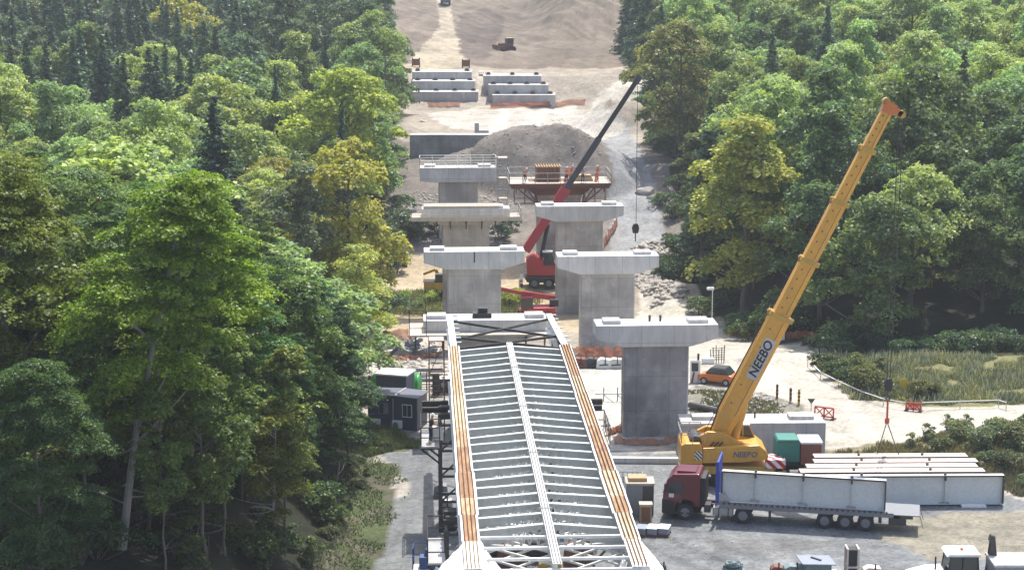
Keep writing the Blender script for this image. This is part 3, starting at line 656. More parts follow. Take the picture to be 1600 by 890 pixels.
for px, py, s, key in [(620, 366, 1.5, 'k2'), (640, 372, 1.4, 'k2'), (660, 368, 1.5, 'k1'), (605, 378, 1.4, 'k2'), (680, 362, 1.3, 'k1'), (780, 372, 1.1, 'k1'), (800, 360, 1.0, 'k1')]:
    p = G(px, py); shrub(key, p.x, p.y, s * 0.9, vary((0.112, 0.152, 0.096)), 'grey green shrub on the slope behind the left row of piers', 'grey green shrubs behind the left row of piers')
for px, py, s, key in [(635, 470, .7, 'k1'), (655, 480, .6, 'k1'), (675, 470, .8, 'k1'), (615, 482, .7, 'k1'), (795, 478, .9, 'k1'), (810, 468, .8, 'k1')]:
    p = G(px, py); shrub(key, p.x, p.y, s, vary((0.272, 0.336, 0.080)), 'bright yellow green weedy shrub on the stream bank below the piers', 'weedy shrubs on the stream bank')
for px, py, s, key in [(590, 690, .8, 'k1'), (610, 692, .7, 'k1'), (570, 700, 1.0, 'k2'), (630, 700, .6, 'k1'), (550, 690, 1.0, 'k2'), (540, 730, 1.1, 'k3'), (575, 745, .8, 'k3'), (560, 780, .8, 'k3'), (590, 725, .5, 'k1'), (600, 745, .6, 'k3'), (585, 765, .7, 'k1'), (560, 820, .7, 'k3'), (545, 850, .8, 'k1'), (575, 800, .5, 'k3'), (530, 800, 1.0, 'k2')]:
    p = G(px, py); shrub(key, p.x - 1.2, p.y, s * .55, vary((0.11, 0.13, 0.07)), 'roadside shrub on the bank below the navy cabin', 'roadside shrubs below the navy cabin')
for i in range(85):
    px = rnd.uniform(-10, 520); py = rnd.uniform(660, 905)
    if px > 600 - (py - 660) * .5: continue
    p = G(px, py); shrub(rnd.choice(['k1', 'k2', 'k3']), p.x, p.y, rnd.uniform(.5, 1.1), vary((0.08, 0.12, 0.045)), 'dark undergrowth shrub on the shaded floor of the lower left wood', 'undergrowth shrubs on the floor of the lower left wood')
k = 0
while k < 60:
    y = rnd.uniform(178, 300); side = rnd.choice((-1, 1)); e = float(redge(y)) + rnd.uniform(-0.5, 4) if side > 0 else float(ledge(y)) - rnd.uniform(-0.5, 4)
    k += 1
    shrub(rnd.choice(['k1', 'k2']), e, y, rnd.uniform(.7, 1.4), vary((0.096, 0.144, 0.064)), 'undergrowth shrub at the foot of the wood %s' % lab_side[side], 'undergrowth shrubs at the foot of the wood %s' % lab_side[side])
for px in range(1285, 1620, 14):
    p = G(px, 552 + rnd.uniform(-5, 4)); shrub(rnd.choice(['k1', 'k2']), p.x, p.y + 1, rnd.uniform(.6, 1.1), vary((0.080, 0.136, 0.072)), 'dark shrub along the wood edge behind the meadow', 'dark shrubs along the wood edge behind the meadow')
# meadow grass and flower heads, uncountable
def tufts(name, pts, h, colr, label, cat):
    V = []; n = len(pts)
    rs = np.random.default_rng(5); a = rs.uniform(0, 6.28, n); hh = h * rs.uniform(.5, 1.4, n); b = 0.045
    Pp = np.array(pts); dx = np.cos(a) * b; dy = np.sin(a) * b; lx = rs.normal(0, .12, n)
    V = np.stack([Pp + np.stack([-dx, -dy, 0 * a], 1), Pp + np.stack([dx, dy, 0 * a], 1), Pp + np.stack([lx + dx * .3, dy, hh], 1), Pp + np.stack([lx - dx * .3, -dy, hh], 1)], 1).reshape(-1, 3)
    o = raw_mesh(name, V, np.arange(4 * n).reshape(-1, 4), M['grass']); o.color = (*colr, 1); tag(o, label, cat, None, 'stuff'); return o
def scatter(poly, n):
    ws = [G(a, b) for a, b in poly]; xs = [p.x for p in ws]; ys = [p.y for p in ws]; pw = [(p.x, p.y) for p in ws]
    X = nr.uniform(min(xs), max(xs), n * 4); Y = nr.uniform(min(ys), max(ys), n * 4); jx = fbm(X / 3, Y / 3, 61) * 2.2; jy = fbm(X / 3, Y / 3, 62) * 2.2; m = inpoly(pw, X + jx, Y + jy) & (vnoise(X / 2, Y / 2, 90) > 0.2); X = X[m][:n]; Y = Y[m][:n]
    return np.stack([X, Y, T(X, Y)], 1)
MEAD = [(1268, 562), (1300, 553), (1600, 560), (1640, 562), (1640, 632), (1430, 634), (1340, 620), (1296, 592)]
tufts('grass', scatter(MEAD, 32000), 0.24, (0.27, 0.28, 0.17), 'dry yellow green meadow grass inside the road bend', 'grass')
tufts('grass', scatter(MEAD, 4000), 0.5, (0.5, 0.48, 0.38), 'pale seed heads and white flowers over the meadow', 'grass')
tufts('grass', scatter([(1290, 704), (1420, 690), (1600, 657), (1640, 657), (1640, 790), (1600, 775), (1560, 738), (1300, 716)], 15000), 0.3, (0.27, 0.24, 0.16), 'dry tan grass on the bank behind the stacked girders', 'grass')
tufts('grass', scatter([(550, 650), (640, 680), (655, 700), (570, 715), (520, 690)], 9000), 0.35, (0.17, 0.2, 0.1), 'rough green grass below the navy cabin', 'grass')
tufts('grass', scatter([(590, 455), (700, 450), (850, 462), (850, 495), (620, 492)], 9000), 0.35, (0.27, 0.28, 0.14), 'yellow green weeds on the stream bank', 'grass')
tufts('grass', scatter([(1085, 612), (1130, 612), (1240, 635), (1250, 655), (1085, 655)], 2500), 0.25, (0.2, 0.2, 0.13), 'thin weeds on the rubble bank behind the yellow crane', 'grass')
tufts('grass', scatter([(540, 700), (600, 720), (640, 770), (612, 800), (560, 889), (480, 889), (500, 760)], 3500), 0.14, (0.14, 0.17, 0.09), 'low rough greenery on the earth bank above the track', 'grass')
# loose stone, uncountable
def stones(pts, r0, r1, name, label, mat):
    n = len(pts); rs = np.random.default_rng(8); base = np.array([(1, 0, 0), (0, 1, 0), (-1, 0, 0), (0, -1, 0), (0, 0, .75), (0, 0, -.6)], float)
    F0 = np.array([(0, 1, 4), (1, 2, 4), (2, 3, 4), (3, 0, 4), (1, 0, 5), (2, 1, 5), (3, 2, 5), (0, 3, 5)])
    r = (r0 + (r1 - r0) * rs.random(n) ** 3)[:, None, None]; V = np.array(pts)[:, None, :] + base[None] * r * rs.uniform(.6, 1.3, (n, 6, 3))
    F = (F0[None] + (np.arange(n) * 6)[:, None, None]).reshape(-1, 3)
    o = raw_mesh(name, V.reshape(-1, 3), F, mat); tag(o, label, 'rubble', None, 'stuff'); return o
stones(scatter([(610, 300), (690, 300), (800, 310), (800, 380), (640, 380), (606, 350)], 2500), 0.06, 0.3, 'rubble', 'broken rock on the slope behind the left piers', M['rock'])
stones(scatter([(1000, 375), (1045, 380), (1075, 470), (1020, 480), (985, 400)], 1200), 0.1, 0.65, 'rubble', 'heap of dark broken rock beside the right wood', M['rock'])
stones(scatter([(1083, 606), (1130, 608), (1245, 634), (1255, 655), (1083, 655)], 1300), 0.08, 0.3, 'rubble', 'grey rubble on the bank behind the yellow crane', M['rock'])
stones(scatter([(600, 860), (640, 790), (690, 760), (690, 700), (960, 705), (1600, 800), (1600, 889), (560, 889)], 2500), 0.03, 0.10, 'rubble', 'scattered stones over the grey gravel yard', M['rock'])
stones(scatter([(700, 230), (880, 186), (950, 240), (960, 300), (700, 300)], 1500), 0.05, 0.2, 'rubble', 'stones over the grey spoil heap', M['rock'])
stones(scatter([(575, 540), (690, 545), (700, 600), (580, 600)], 700), 0.06, 0.35, 'rubble', 'broken concrete and stone left of the launched deck', M['rock'])

# ---------------------------------------------------------------- bridge piers
def railing_mb(mb, x0, x1, y0, y1, z, h=1.1, sides='fblr', r=0.03, step=1.5):
    segs = {'f': ((x0, y0), (x1, y0)), 'b': ((x0, y1), (x1, y1)), 'l': ((x0, y0), (x0, y1)), 'r': ((x1, y0), (x1, y1))}
    for k in sides:
        (a, b), (c, d) = segs[k]; L = math.hypot(c - a, d - b); n = max(1, round(L / step))
        for i in range(n + 1):
            t = i / n; mb.tube((a + (c - a) * t, b + (d - b) * t, z), (a + (c - a) * t, b + (d - b) * t, z + h), r, 5)
        for hh in (0.55, h - 0.02): mb.tube((a, b, z + hh), (c, d, z + hh), r, 5)
    return mb
RZ = 0.055
def cap_poly(W, cw, he, ht):            # outline of a hammerhead cap, z measured down from its top
    return [(-W / 2, 0), (W / 2, 0), (W / 2, -he), (cw / 2 + 0.12, -ht), (-cw / 2 - 0.12, -ht), (-W / 2, -he)]
PR = {}
def pier(key, px, py, ztop, label, W=9.0, cw=4.8, he=1.02, ht=1.62, dep=2.5, cd=1.9, blocks=((-3.3, 1.3), (3.1, 1.5)), col='conc', capm='conc_cap', bottom=None, zb=None):
    f = P(px, py, ztop)                  # front top edge, middle
    cx, cy = f.x, f.y + dep / 2
    gz = min(TZ(cx + a, cy + b) for a in (-2.4, 0, 2.4) for b in (-1, 1)) - 0.6 if zb is None else zb
    t = thing('bridge_pier', label, 'bridge pier', (cx, cy, gz), RZ, 'concrete piers of the unfinished bridge')
    H = ztop - gz
    c = MB(); k = 0.12
    pl = [(-cw / 2 + k, -cd / 2), (cw / 2 - k, -cd / 2), (cw / 2, -cd / 2 + k), (cw / 2, cd / 2 - k), (cw / 2 - k, cd / 2), (-cw / 2 + k, cd / 2), (-cw / 2, cd / 2 - k), (-cw / 2, -cd / 2 + k)]
    c.prism(pl, 0, H - ht, 'z'); c.build('column', M[col], t)
    g = MB(); g.prism([(a, b + H) for a, b in cap_poly(W, cw, he, ht)], -dep / 2, dep / 2); g.build('cap', M[capm], t, 0.05)
    for x, wd in blocks:
        b = MB(); b.box(x - wd / 2, x + wd / 2, -0.75, 0.55, H - 0.02, H + 0.28); b.build('bearing_block', M['conc_cap'], t, 0.03)
    PR[key] = (t, H, cx, cy, ztop); return t, H
r1, H = pier('R1', 1026, 508, 8.5, 'concrete hammerhead pier standing in orange netting, nearest the yellow crane', col='conc_dark')
for x in (-0.4, 0.4):
    b = MB(); b.tube((x, 0.3, H), (x, 0.3, H + 0.45), 0.09, 8); b.build('dowel', M['darksteel'], r1)
r2, H2 = pier('R2', 949.5, 400, 8.5, 'concrete pier directly behind the one in the orange netting, second of the right row')
r3, H3 = pier('R3', 905.5, 322, 8.5, 'concrete pier that hides the middle of the red crane boom')
l2, _ = pier('L2', 740, 393, 8.5, 'concrete pier with a vertical joint in its cap, next beyond the steel girder tip')
mb = MB(); mb.box(-0.06, 0.06, -1.262, -1.24, _ - 1.0, _ - 0.02); mb.build('joint', M['darksteel'], l2)
mb = MB(); mb.box(-0.07, 0.03, -0.975, -0.94, 0.5, _ - 1.7); mb.box(-1.9, -1.8, -0.98, -0.94, 1, _ - 1.7); mb.build('drain_pipe', M['steel'], l2)
# pier with light access deck round the cap
l3, H = pier('L3', 727, 327, 8.45, 'concrete pier wrapped by a pale timber access deck on brackets, third of the left row')
mb = MB(); z = H - 1.05
for x0, x1, y0, y1 in ((-5.6, 5.6, -2.3, -1.28), (-5.6, 5.6, 1.28, 2.2), (-5.6, -4.52, -1.28, 1.28), (4.52, 5.6, -1.28, 1.28)): mb.box(x0, x1, y0, y1, z, z + 0.12)
mb.box(-5.6, 5.6, -2.36, -2.302, z, z + 0.42); mb.build('access_deck', M['palewood'], l3)
railing_mb(MB(), -5.55, 5.55, -2.25, 2.1, z + 0.1, 1.15).build('railing', M['steel'], l3)
for x in (-4.6, -3.0, -1.6, 0, 1.6, 3.0, 4.6):
    b = MB(); b.beam((x, -2.3, z - 0.08), (x, -1.0, z - 0.08), 0.12); b.beam((x, -2.2, z - 0.1), (x, -1.3, z - 0.95), 0.1); b.beam((x, -1.3, z - 0.1), (x, -1.3, z - 1.0), 0.1); b.build('bracket', M['darksteel'], l3)
for k, (x, wd) in enumerate(((-1.0, 6.4), (-1.0, 6.2))):
    b = MB(); b.box(-4.3, 3.4, -1.1 + k * 1.1, -0.4 + k * 1.1, H, H + 0.32); b.build('timber_stack', M['palewood'], l3)
# deep capped pier further back with white railing and a stair tower of its own
l4, H = pier('L4', 715, 262, 8.7, 'far concrete pier with a deep cap and white handrail, farthest of the left row', he=1.6, ht=1.75, cw=4.6)
railing_mb(MB(), -4.5, 4.5, -1.2, 1.2, H, 1.2, r=0.035).build('railing', M['white'], l4)
def stair_tower(loc, h, label, w=1.1, d=1.6, mat='steel', rz=RZ):
    t = thing('stair_tower', label, 'scaffold stair', loc, rz, 'scaffold stair towers at the piers')
    f = MB()
    for x in (0, w):
        for y in (0, d): f.tube((x, y, 0), (x, y, h), 0.035, 5)
    n = int(h / 2)
    for i in range(n + 1):
        z = h * i / n
        for a, b in (((0, 0), (w, 0)), ((0, d), (w, d)), ((0, 0), (0, d)), ((w, 0), (w, d))): f.tube((*a, z), (*b, z), 0.03, 5); f.tube((*a, min(h, z + 1)), (*b, min(h, z + 1)), 0.025, 5)
        if i < n: f.tube((0, 0, z), (w, 0, z + h / n), 0.025, 5)
    f.build('frame', M[mat], t)
    for i in range(n):
        z = h * i / n; s = MB(); st = 7
        for k in range(st): s.box(0.1, w - 0.1, d * k / st, d * (k + .6) / st, z + h / n * k / st, z + h / n * k / st + 0.05)
        s.build('stair_flight', M[mat], t)
    for i in range(n + 1):
        s = MB(); s.box(0, w, 0, d, h * i / n - 0.04, h * i / n); s.build('landing', M['palewood'], t)
    return t
p = PR['L4']; stair_tower((p[2] + 4.75, p[3] - 0.9, TZ(p[2] + 5, p[3]) - .2), p[4] + 1.3 - TZ(p[2] + 5, p[3]), 'pale scaffold stair tower on the right of the far deep capped pier')
# pier L1 takes the girder nose
l1, H = pier('L1', 757, 500, 8.5, 'concrete pier under the tip of the launched steel girders, ringed by a work deck', W=9.2, blocks=((-3.6, 1.4), (3.7, 1.4)))
mb = MB(); z = H - 1.0
for x0, x1, y0, y1 in ((-5.7, 4.9, -2.3, -1.28), (-5.7, 4.9, 1.28, 2.2), (-5.7, -4.62, -1.28, 1.28)): mb.box(x0, x1, y0, y1, z, z + 0.12)
mb.build('access_deck', M['palewood'], l1)
railing_mb(MB(), -5.65, -4.4, -2.25, 2.1, z + 0.1, 1.9, 'fbl').build('railing', M['darksteel'], l1)
for x in (-5.2, -4.2, -3.2, 3.0, 4.4):
    b = MB(); b.beam((x, -2.3, z - 0.08), (x, -1.2, z - 0.08), 0.12); b.beam((x, -2.2, z - 0.1), (x, -1.3, z - 1.1), 0.1); b.beam((x, -1.35, z - 0.1), (x, -1.35, z - 1.1), 0.1); b.build('bracket', M['darksteel'], l1)
mb = MB(); mb.box(-0.9, 0.5, -0.5, 0.5, H, H + 0.35); mb.box(-0.5, 0.2, -0.3, 0.4, H + 0.35, H + 0.7); o = mb.build('hydraulic_pump', M['black'])
o.matrix_world = Matrix.Translation((PR['L1'][2], PR['L1'][3], l1.location.z)) @ Matrix.Rotation(RZ, 4, 'Z'); tag(o, 'small black hydraulic unit on the pier cap at the girder tip', 'pump')
p = PR['L1']; stair_tower((p[2] - 4.0, p[3] - 4.4, 0), 7.6, 'dark scaffold stair tower close behind the left main girder', mat='rustred')
# formwork pier R4
r4, H = pier('R4', 873, 283, 8.0, 'unfinished pier head under brown formwork and a work platform, behind the red crane boom', W=7.0, cw=5.0, capm='brownwood', col='conc', blocks=())
z = H - 0.2
mb = MB(); mb.box(-5.8, 5.8, -2.9, 2.8, z, z + 0.16); mb.build('platform', M['palewood'], r4)
mb = MB(); mb.box(-5.8, 5.8, -2.96, -2.905, z - 0.15, z + 0.14); mb.box(-5.6, 5.6, -2.7, -2.5, z - 0.45, z - 0.01); mb.build('edge_beam', M['rustred'], r4)
railing_mb(MB(), -5.75, 5.75, -2.85, 2.75, z + 0.15, 1.2, r=0.04).build('railing', M['steel'], r4)
for x in (-5.0, -3.9, -2.9, 2.9, 3.9, 5.0):
    b = MB(); s = 1 if x > 0 else -1
    b.beam((x, -2.6, z - 0.3), (s * 2.5, -2.4, z - 2.4), 0.16); b.beam((x, -2.6, z - 0.2), (x, -2.6, z - 0.9), 0.13); b.build('bracket', M['rustred'], r4)
for x in (-4.0, 4.0):
    b = MB(); b.box(x - 1.2, x + 1.2, -2.7, -1.5, z - 2.3, z - 2.2); b.build('lower_walkway', M['palewood'], r4)
    b = MB(); railing_mb(b, x - 1.2, x + 1.2, -2.65, -1.5, z - 2.2, 2.0, r=.03); b.build('railing', M['rustred'], r4)
mb = MB()
for k in range(9): mb.box(-2.6 + k * 0.30, -2.34 + k * 0.30, -1.3, 1.3, z + 0.16, z + 1.75)
fb = mb.build('formwork_panel', M['brownwood'], r4)
mb = MB(); mb.box(-2.65, 0.15, -1.35, -1.25, z + 1.75, z + 1.9); mb.box(-2.65, 0.15, 1.25, 1.35, z + 1.75, z + 1.9)
for k in range(10): mb.box(-2.6 + k * 0.3, -2.5 + k * .3, -1.4, 1.4, z + 1.76, z + 1.86)
mb.build('formwork_waler', M['wood'], r4)
o = MB()
for k in range(6): o.box(1.9 + k * 0.02, 3.9 - k * .05, -1.4 + k * .05, 0.2 - k * .04, z + 0.16 + k * .12, z + 0.25 + k * .12)
o = o.build('timber_stack', M['wood']); o.matrix_world = Matrix.Translation(r4.location) @ Matrix.Rotation(RZ, 4, 'Z'); tag(o, 'stack of formwork boards on the right of the unfinished pier head platform', 'timber stack')
for xx in (0.5, 1.0, 4.0):
    o = MB(); 
    for k in range(3): o.beam((xx + k * .12, -1.6, z + .16), (xx + .3 + k * .1, -1.5, z + 1.7 + k * .1), .09)
    o.beam((xx, -1.65, z + 1.0), (xx + .5, -1.65, z + 1.0), .06)
    o = o.build('formwork_prop', M['orangewear']); o.matrix_world = Matrix.Translation(r4.location) @ Matrix.Rotation(RZ, 4, 'Z')
    tag(o, 'orange steel prop leaning on the unfinished pier head platform', 'formwork prop', 'orange props on the unfinished pier head')

# ---------------------------------------------------------------- people
def skin_mesh(name, joints, edges, radii, mat, sub=1):
    me = bpy.data.meshes.new(name); me.from_pydata(joints, edges, []); o = bpy.data.objects.new(name, me); COL.objects.link(o)
    md = o.modifiers.new('skin', 'SKIN'); md.use_smooth_shade = True
    if not me.skin_vertices: 
        import bmesh
        bm = bmesh.new(); bm.from_mesh(me); bm.verts.layers.skin.verify(); bm.to_mesh(me); bm.free()
    for i, r in enumerate(radii): me.skin_vertices[0].data[i].radius = (r if isinstance(r, tuple) else (r, r))
    me.skin_vertices[0].data[0].use_root = True
    s = o.modifiers.new('sub', 'SUBSURF'); s.levels = sub; s.render_levels = sub
    bpy.context.view_layer.update(); m2 = bpy.data.meshes.new_from_object(o.evaluated_get(bpy.context.evaluated_depsgraph_get())); bpy.data.objects.remove(o)
    m2.name = name; m2.materials.clear(); m2.materials.append(mat); q = bpy.data.objects.new(name, m2); COL.objects.link(q); return q
def person(loc, rz, label, vest, bend=0.0, arms='down', helmet='white', group=None):
    t = thing('person', label, 'person', loc, rz, group)
    hb = bend
    def up(x, y, z):            # lean the upper body forward about the hips
        dz = z - 0.95; return (x, y * 1 - math.sin(hb) * dz, 0.95 + math.cos(hb) * dz)
    J = [(0, 0, .95), up(0, 0, 1.15), up(0, 0, 1.38), up(0, -.01, 1.50), up(0, -.03, 1.62), up(0, -.03, 1.74)]
    E = [(0, 1), (1, 2), (2, 3), (3, 4), (4, 5)]; R = [(.13, .10), (.13, .09), (.15, .09), .055, (.075, .09), (.065, .08)]
    for s in (-1, 1):
        b = len(J)
        if arms == 'down': A = [up(s * .2, 0, 1.42), up(s * .27, .02, 1.14), up(s * .25, -.1, .90), up(s * .25, -.14, .80)]
        else: A = [up(s * .2, 0, 1.42), up(s * .26, -.12, 1.18), up(s * .16, -.38, 1.12), up(s * .12, -.47, 1.12)]
        J += A; E += [(2, b), (b, b + 1), (b + 1, b + 2), (b + 2, b + 3)]; R += [.06, .047, .036, .04]
        b = len(J); J += [(s * .1, 0, .88), (s * .13, -.03 - .1 * (hb > .2), .50), (s * .13, .03, .09), (s * .14, -.14, .05)]; E += [(0, b), (b, b + 1), (b + 1, b + 2), (b + 2, b + 3)]; R += [.095, .065, .045, .045]
    body = skin_mesh('body', J, E, R, M['skin']); body.parent = t
    v = skin_mesh('vest', [up(0, 0, .93), up(0, 0, 1.15), up(0, 0, 1.40), up(-.19, 0, 1.41), up(.19, 0, 1.41), up(-.27, .02, 1.16), up(.27, .02, 1.16)], [(0, 1), (1, 2), (2, 3), (2, 4), (3, 5), (4, 6)],
                  [(.16, .13), (.16, .12), (.175, .12), .075, .075, .06, .06], M[vest]); v.parent = t
    k = -.03 - .1 * (hb > .2)
    tr = skin_mesh('trousers', [(0, 0, .98), (-.1, 0, .86), (.1, 0, .86), (-.13, k, .5), (.13, k, .5), (-.13, .03, .1), (.13, .03, .1)], [(0, 1), (0, 2), (1, 3), (2, 4), (3, 5), (4, 6)],
                   [(.15, .125), .11, .11, .08, .08, .065, .065], M['cloth']); tr.parent = t
    h = MB(); c = Vector(up(0, -.03, 1.74))
    for a in range(3): h.tube(c + Vector((0, 0, a * .035)), c + Vector((0, 0, a * .035 + .035)), .125 - a * .025, 10, .115 - a * .035)
    h.tube(c, c + Vector((0, 0, .012)), .155, 10); h.build('helmet', M[helmet], t)
    return t
bx = Matrix.Translation(r4.location) @ Matrix.Rotation(RZ, 4, 'Z')
def on4(x, y): return bx @ Vector((x, y, z + 0.16))
person(on4(-4.0, -1.9), 0.6, 'worker in a red vest bending at the left end of the formwork platform', 'brightred', 0.5, 'fwd')
person(on4(0.75, -2.2), 2.5, 'worker in an orange vest standing at the railing before the brown formwork', 'orangewear', 0.1, 'fwd')
person(on4(1.45, -0.6), 1.2, 'worker in an orange vest beside the brown formwork, close to the crane boom', 'orangewear', 0.15, 'fwd')
person(on4(4.4, -1.0), 4.2, 'worker in an orange vest near the right end of the formwork platform', 'orangewear', 0.0, 'down')
person(on4(2.6, -2.2), 0.2, 'worker in pale clothing right of the crane boom on the formwork platform', 'bluegrey', 0.2, 'fwd')

# ---------------------------------------------------------------- launched steel deck
ZD = 11.5
A0 = P(742, 886, ZD); A1 = P(707, 540, ZD); B0 = P(1000, 886, ZD); B1 = P(884, 538, ZD)
A0.y = B0.y = (A0.y + B0.y) / 2; A1.y = B1.y = (A1.y + B1.y) / 2
wx = ((B0.x - A0.x) + (B1.x - A1.x)) / 2
mid0 = Vector(((A0.x + B0.x) / 2, A0.y, 0)); mid1 = Vector(((A1.x + B1.x) / 2, A1.y, 0)); LEN = (mid1 - mid0).length
ang = math.atan2(mid1.y - mid0.y, mid1.x - mid0.x) - math.pi / 2
deck = thing('steel_bridge_deck', 'long pale steel bridge deck of rusty topped girders launched out to the first left pier', 'bridge deck', (mid0.x, mid0.y, 0), ang)
HW = wx / 2
def lp(x, y, z): return (x, y, z)
for s in (-1, 1):
    web = MB(); web.box(s * HW - 0.014, s * HW + 0.014, 0, LEN, ZD - 2.3, ZD - 0.05)
    n = 26
    for k in range(n + 1):
        y = LEN * k / n; a, b = (s * HW - 0.16, s * HW - 0.015) if True else 0
        web.box(s * HW - 0.17, s * HW - 0.0145, y - 0.012, y + 0.012, ZD - 2.29, ZD - 0.06)
    web.box(s * HW - 0.03, s * HW + 0.03, 0, LEN, ZD - 1.32, ZD - 1.28)
    g = web.build('main_girder', M['girder'], deck)
    f = MB(); f.box(s * HW - 0.38, s * HW + 0.38, 0, LEN, ZD - 2.36, ZD - 2.301); f.build('bottom_flange', M['girder'], g)
    cuts = [0, .085, .175, .235, .335, .445, .535, .70, .80, .90, 1.0]
    wid = [.36, .40, .46, .47, .42, .40, .40, .37, .36, .36]
    for i in range(10):
        y0, y1 = LEN * cuts[i] + .01, LEN * cuts[i + 1] - .01; wd = wid[i]
        f = MB(); f.box(s * HW - wd, s * HW + wd, y0, y1, ZD - 0.05, ZD); tf = f.build('top_flange', M['white'], g)
        rusty = (i > 0)
        st = MB(); hw = wd * 0.76
        if rusty:
            st.box(s * HW - hw, s * HW + hw, y0 + .02, y1 - .02, ZD + .003, ZD + .008); st.build('rust_strip', M['rust'], tf)
        rr = MB()
        for q in range(4):
            xx = s * HW - hw * 0.9 + q * hw * 0.6; y = y0 + .1
            while y < y1 - .1: rr.tube((xx, y, ZD + .008), (xx, y, ZD + .15), .024, 5); y += 0.22
            rr.box(xx - .016, xx + .016, y0 + .04, y1 - .04, ZD + .009, ZD + .05)
        rr.build('stud_row', M['studs'] if rusty else M['rust'], tf)
cb = MB(); cb.box(-0.012, 0.012, 0, LEN, ZD - 1.2, ZD + .14); c_ = cb.build('centre_beam', M['girder'], deck)
f = MB(); f.box(-0.19, 0.19, 0, LEN, ZD + .14, ZD + 0.18); tf = f.build('top_flange', M['white'], c_)
rr = MB()
for xx in (-.13, 0, .13): rr.box(xx - .02, xx + .02, .05, LEN - .05, ZD + .182, ZD + .25)
for k in range(4): rr.box(-.3, .3, LEN * (.18 + .22 * k), LEN * (.18 + .22 * k) + .12, ZD + .182, ZD + .2)
rr.build('stud_row', M['greybox'], tf)
y = 6.0; NF = 0
while y < LEN - 0.3:
    t = y / LEN
    for s in (-1, 1):
        m = MB(); xo = s * (HW - .17); xi = s * 0.05; j = rnd.uniform(-.05, .05)
        # tapering top plate and its flange rise to the centre beam
        m.beam((xo, y, ZD - .26 + j), (xi, y, ZD + .02), .26, .06)
        m.beam((xo, y, ZD - .50 + j), (xi, y, ZD - .10), .02, .44, h2=.20)
        # bottom chord falls towards the middle
        m.beam((xo, y + .02, ZD - .95), (xi, y + .02, ZD - 1.10), .16, .10)
        m.beam((xo, y + .02, ZD - .85), (s * HW * .45, y + .02, ZD - .75), .02, .36, h2=.1)
        N = 5
        for q in range(N):
            xa = xo + (xi - xo) * (.42 + .58 * q / N); xb = xo + (xi - xo) * (.42 + .58 * (q + .5) / N); xc = xo + (xi - xo) * (.42 + .58 * (q + 1) / N)
            zt = lambda x: ZD - .40 + .30 * (x - xo) / (xi - xo)
            m.beam((xa, y, ZD - 1.0), (xb, y, zt(xb)), .06); m.beam((xb, y, zt(xb)), (xc, y, ZD - 1.05), .06)
        if rnd.random() < .9:
            for q in (0.15, .4, .7): xq = s * HW * q; m.beam((xq, y + .05, ZD - .42), (xq + s * .45, y + 1.5, ZD - .62), .045)
        m.build('cross_frame', M['truss'], deck); NF += 1
    y += 1.58 if y < LEN * .6 else 1.62
for y in (0.05, 1.5, 3.0, 4.5):
    m = MB(); m.beam((-HW, y, ZD - .12), (HW, y, ZD - .12), .12); m.build('end_bar', M['white'], deck)
y = 0
while y < 10:
    for s in (-1, 1):
        m = MB(); m.beam((0, y, ZD - 1.0), (s * (HW - .2), y + 3.4, ZD - 1.1), .09); m.build('plan_brace', M['truss'], deck)
        m = MB(); m.beam((s * (HW - .2), y, ZD - 1.2), (0, y + 3.4, ZD - 1.15), .09); m.build('plan_brace', M['truss'], deck)
    y += 1.7
# launching nose
def nosep(s, t, z): return (s * (HW + .0), LEN + t, z)
for s in (-1, 1):
    L = 15.5; m = MB()
    zt0, zt1 = ZD - .05, ZD - 1.2; zb0, zb1 = ZD - 2.3, ZD - 2.25
    m.beam(nosep(s, 0, zt0), nosep(s, L, zt1), .42, .1); m.beam(nosep(s, 0, zb0), nosep(s, L, zb1), .42, .1)
    m.beam(nosep(s, L, zt1), nosep(s, L, zb1), .42, .1)
    for k in range(7):
        t0, t1 = L * k / 7, L * (k + 1) / 7; zz0 = zt0 + (zt1 - zt0) * k / 7; zz1 = zt0 + (zt1 - zt0) * (k + 1) / 7
        m.beam(nosep(s, t1, zz1), nosep(s, t1, zb0), .14); m.beam(nosep(s, t0, zb0) if k % 2 else nosep(s, t0, zz0), nosep(s, t1, zz1) if k % 2 else nosep(s, t1, zb0), .12)
        m.box(s * HW - .05, s * HW + .55, LEN + t1 - .06, LEN + t1 + .06, zz1 - .1, zz1 - .02)
    m.box(s * HW - .02, s * HW + .02, LEN, LEN + L * .5, zb0, zt0 - .3)
    m.build('launching_nose', M['white'], deck)
for (a, b) in (((-1, 5.0), (1, 15.0)), ((-1, 14.5), (1, 6.0)), ((-1, 1), (1, 6.5)), ((1, .8), (-1, 6.5))):
    m = MB(); m.tube((a[0] * HW, LEN + a[1], ZD - .4 - a[1] * .07), (b[0] * HW, LEN + b[1], ZD - .4 - b[1] * .07), .09, 6); m.build('nose_brace', M['black'], deck)
m = MB(); m.box(HW - .6, HW - .1, LEN + 1, LEN + 3.5, ZD - 2.4, ZD - .5); m.box(-HW + .3, HW - 2.6, LEN + .4, LEN + 1.0, ZD - 2.2, ZD - 1.2); m.build('end_diaphragm', M['black'], deck)
m = MB(); m.box(-HW + .25, HW - .25, LEN + 1.2, LEN + 1.5, ZD - 2.6, ZD - 1.9); m.build('end_diaphragm', M['darksteel'], deck)
print('deck', LEN, wx, NF, mid0, mid1, ang)
DM = Matrix.Translation(deck.location) @ Matrix.Rotation(ang, 4, 'Z')

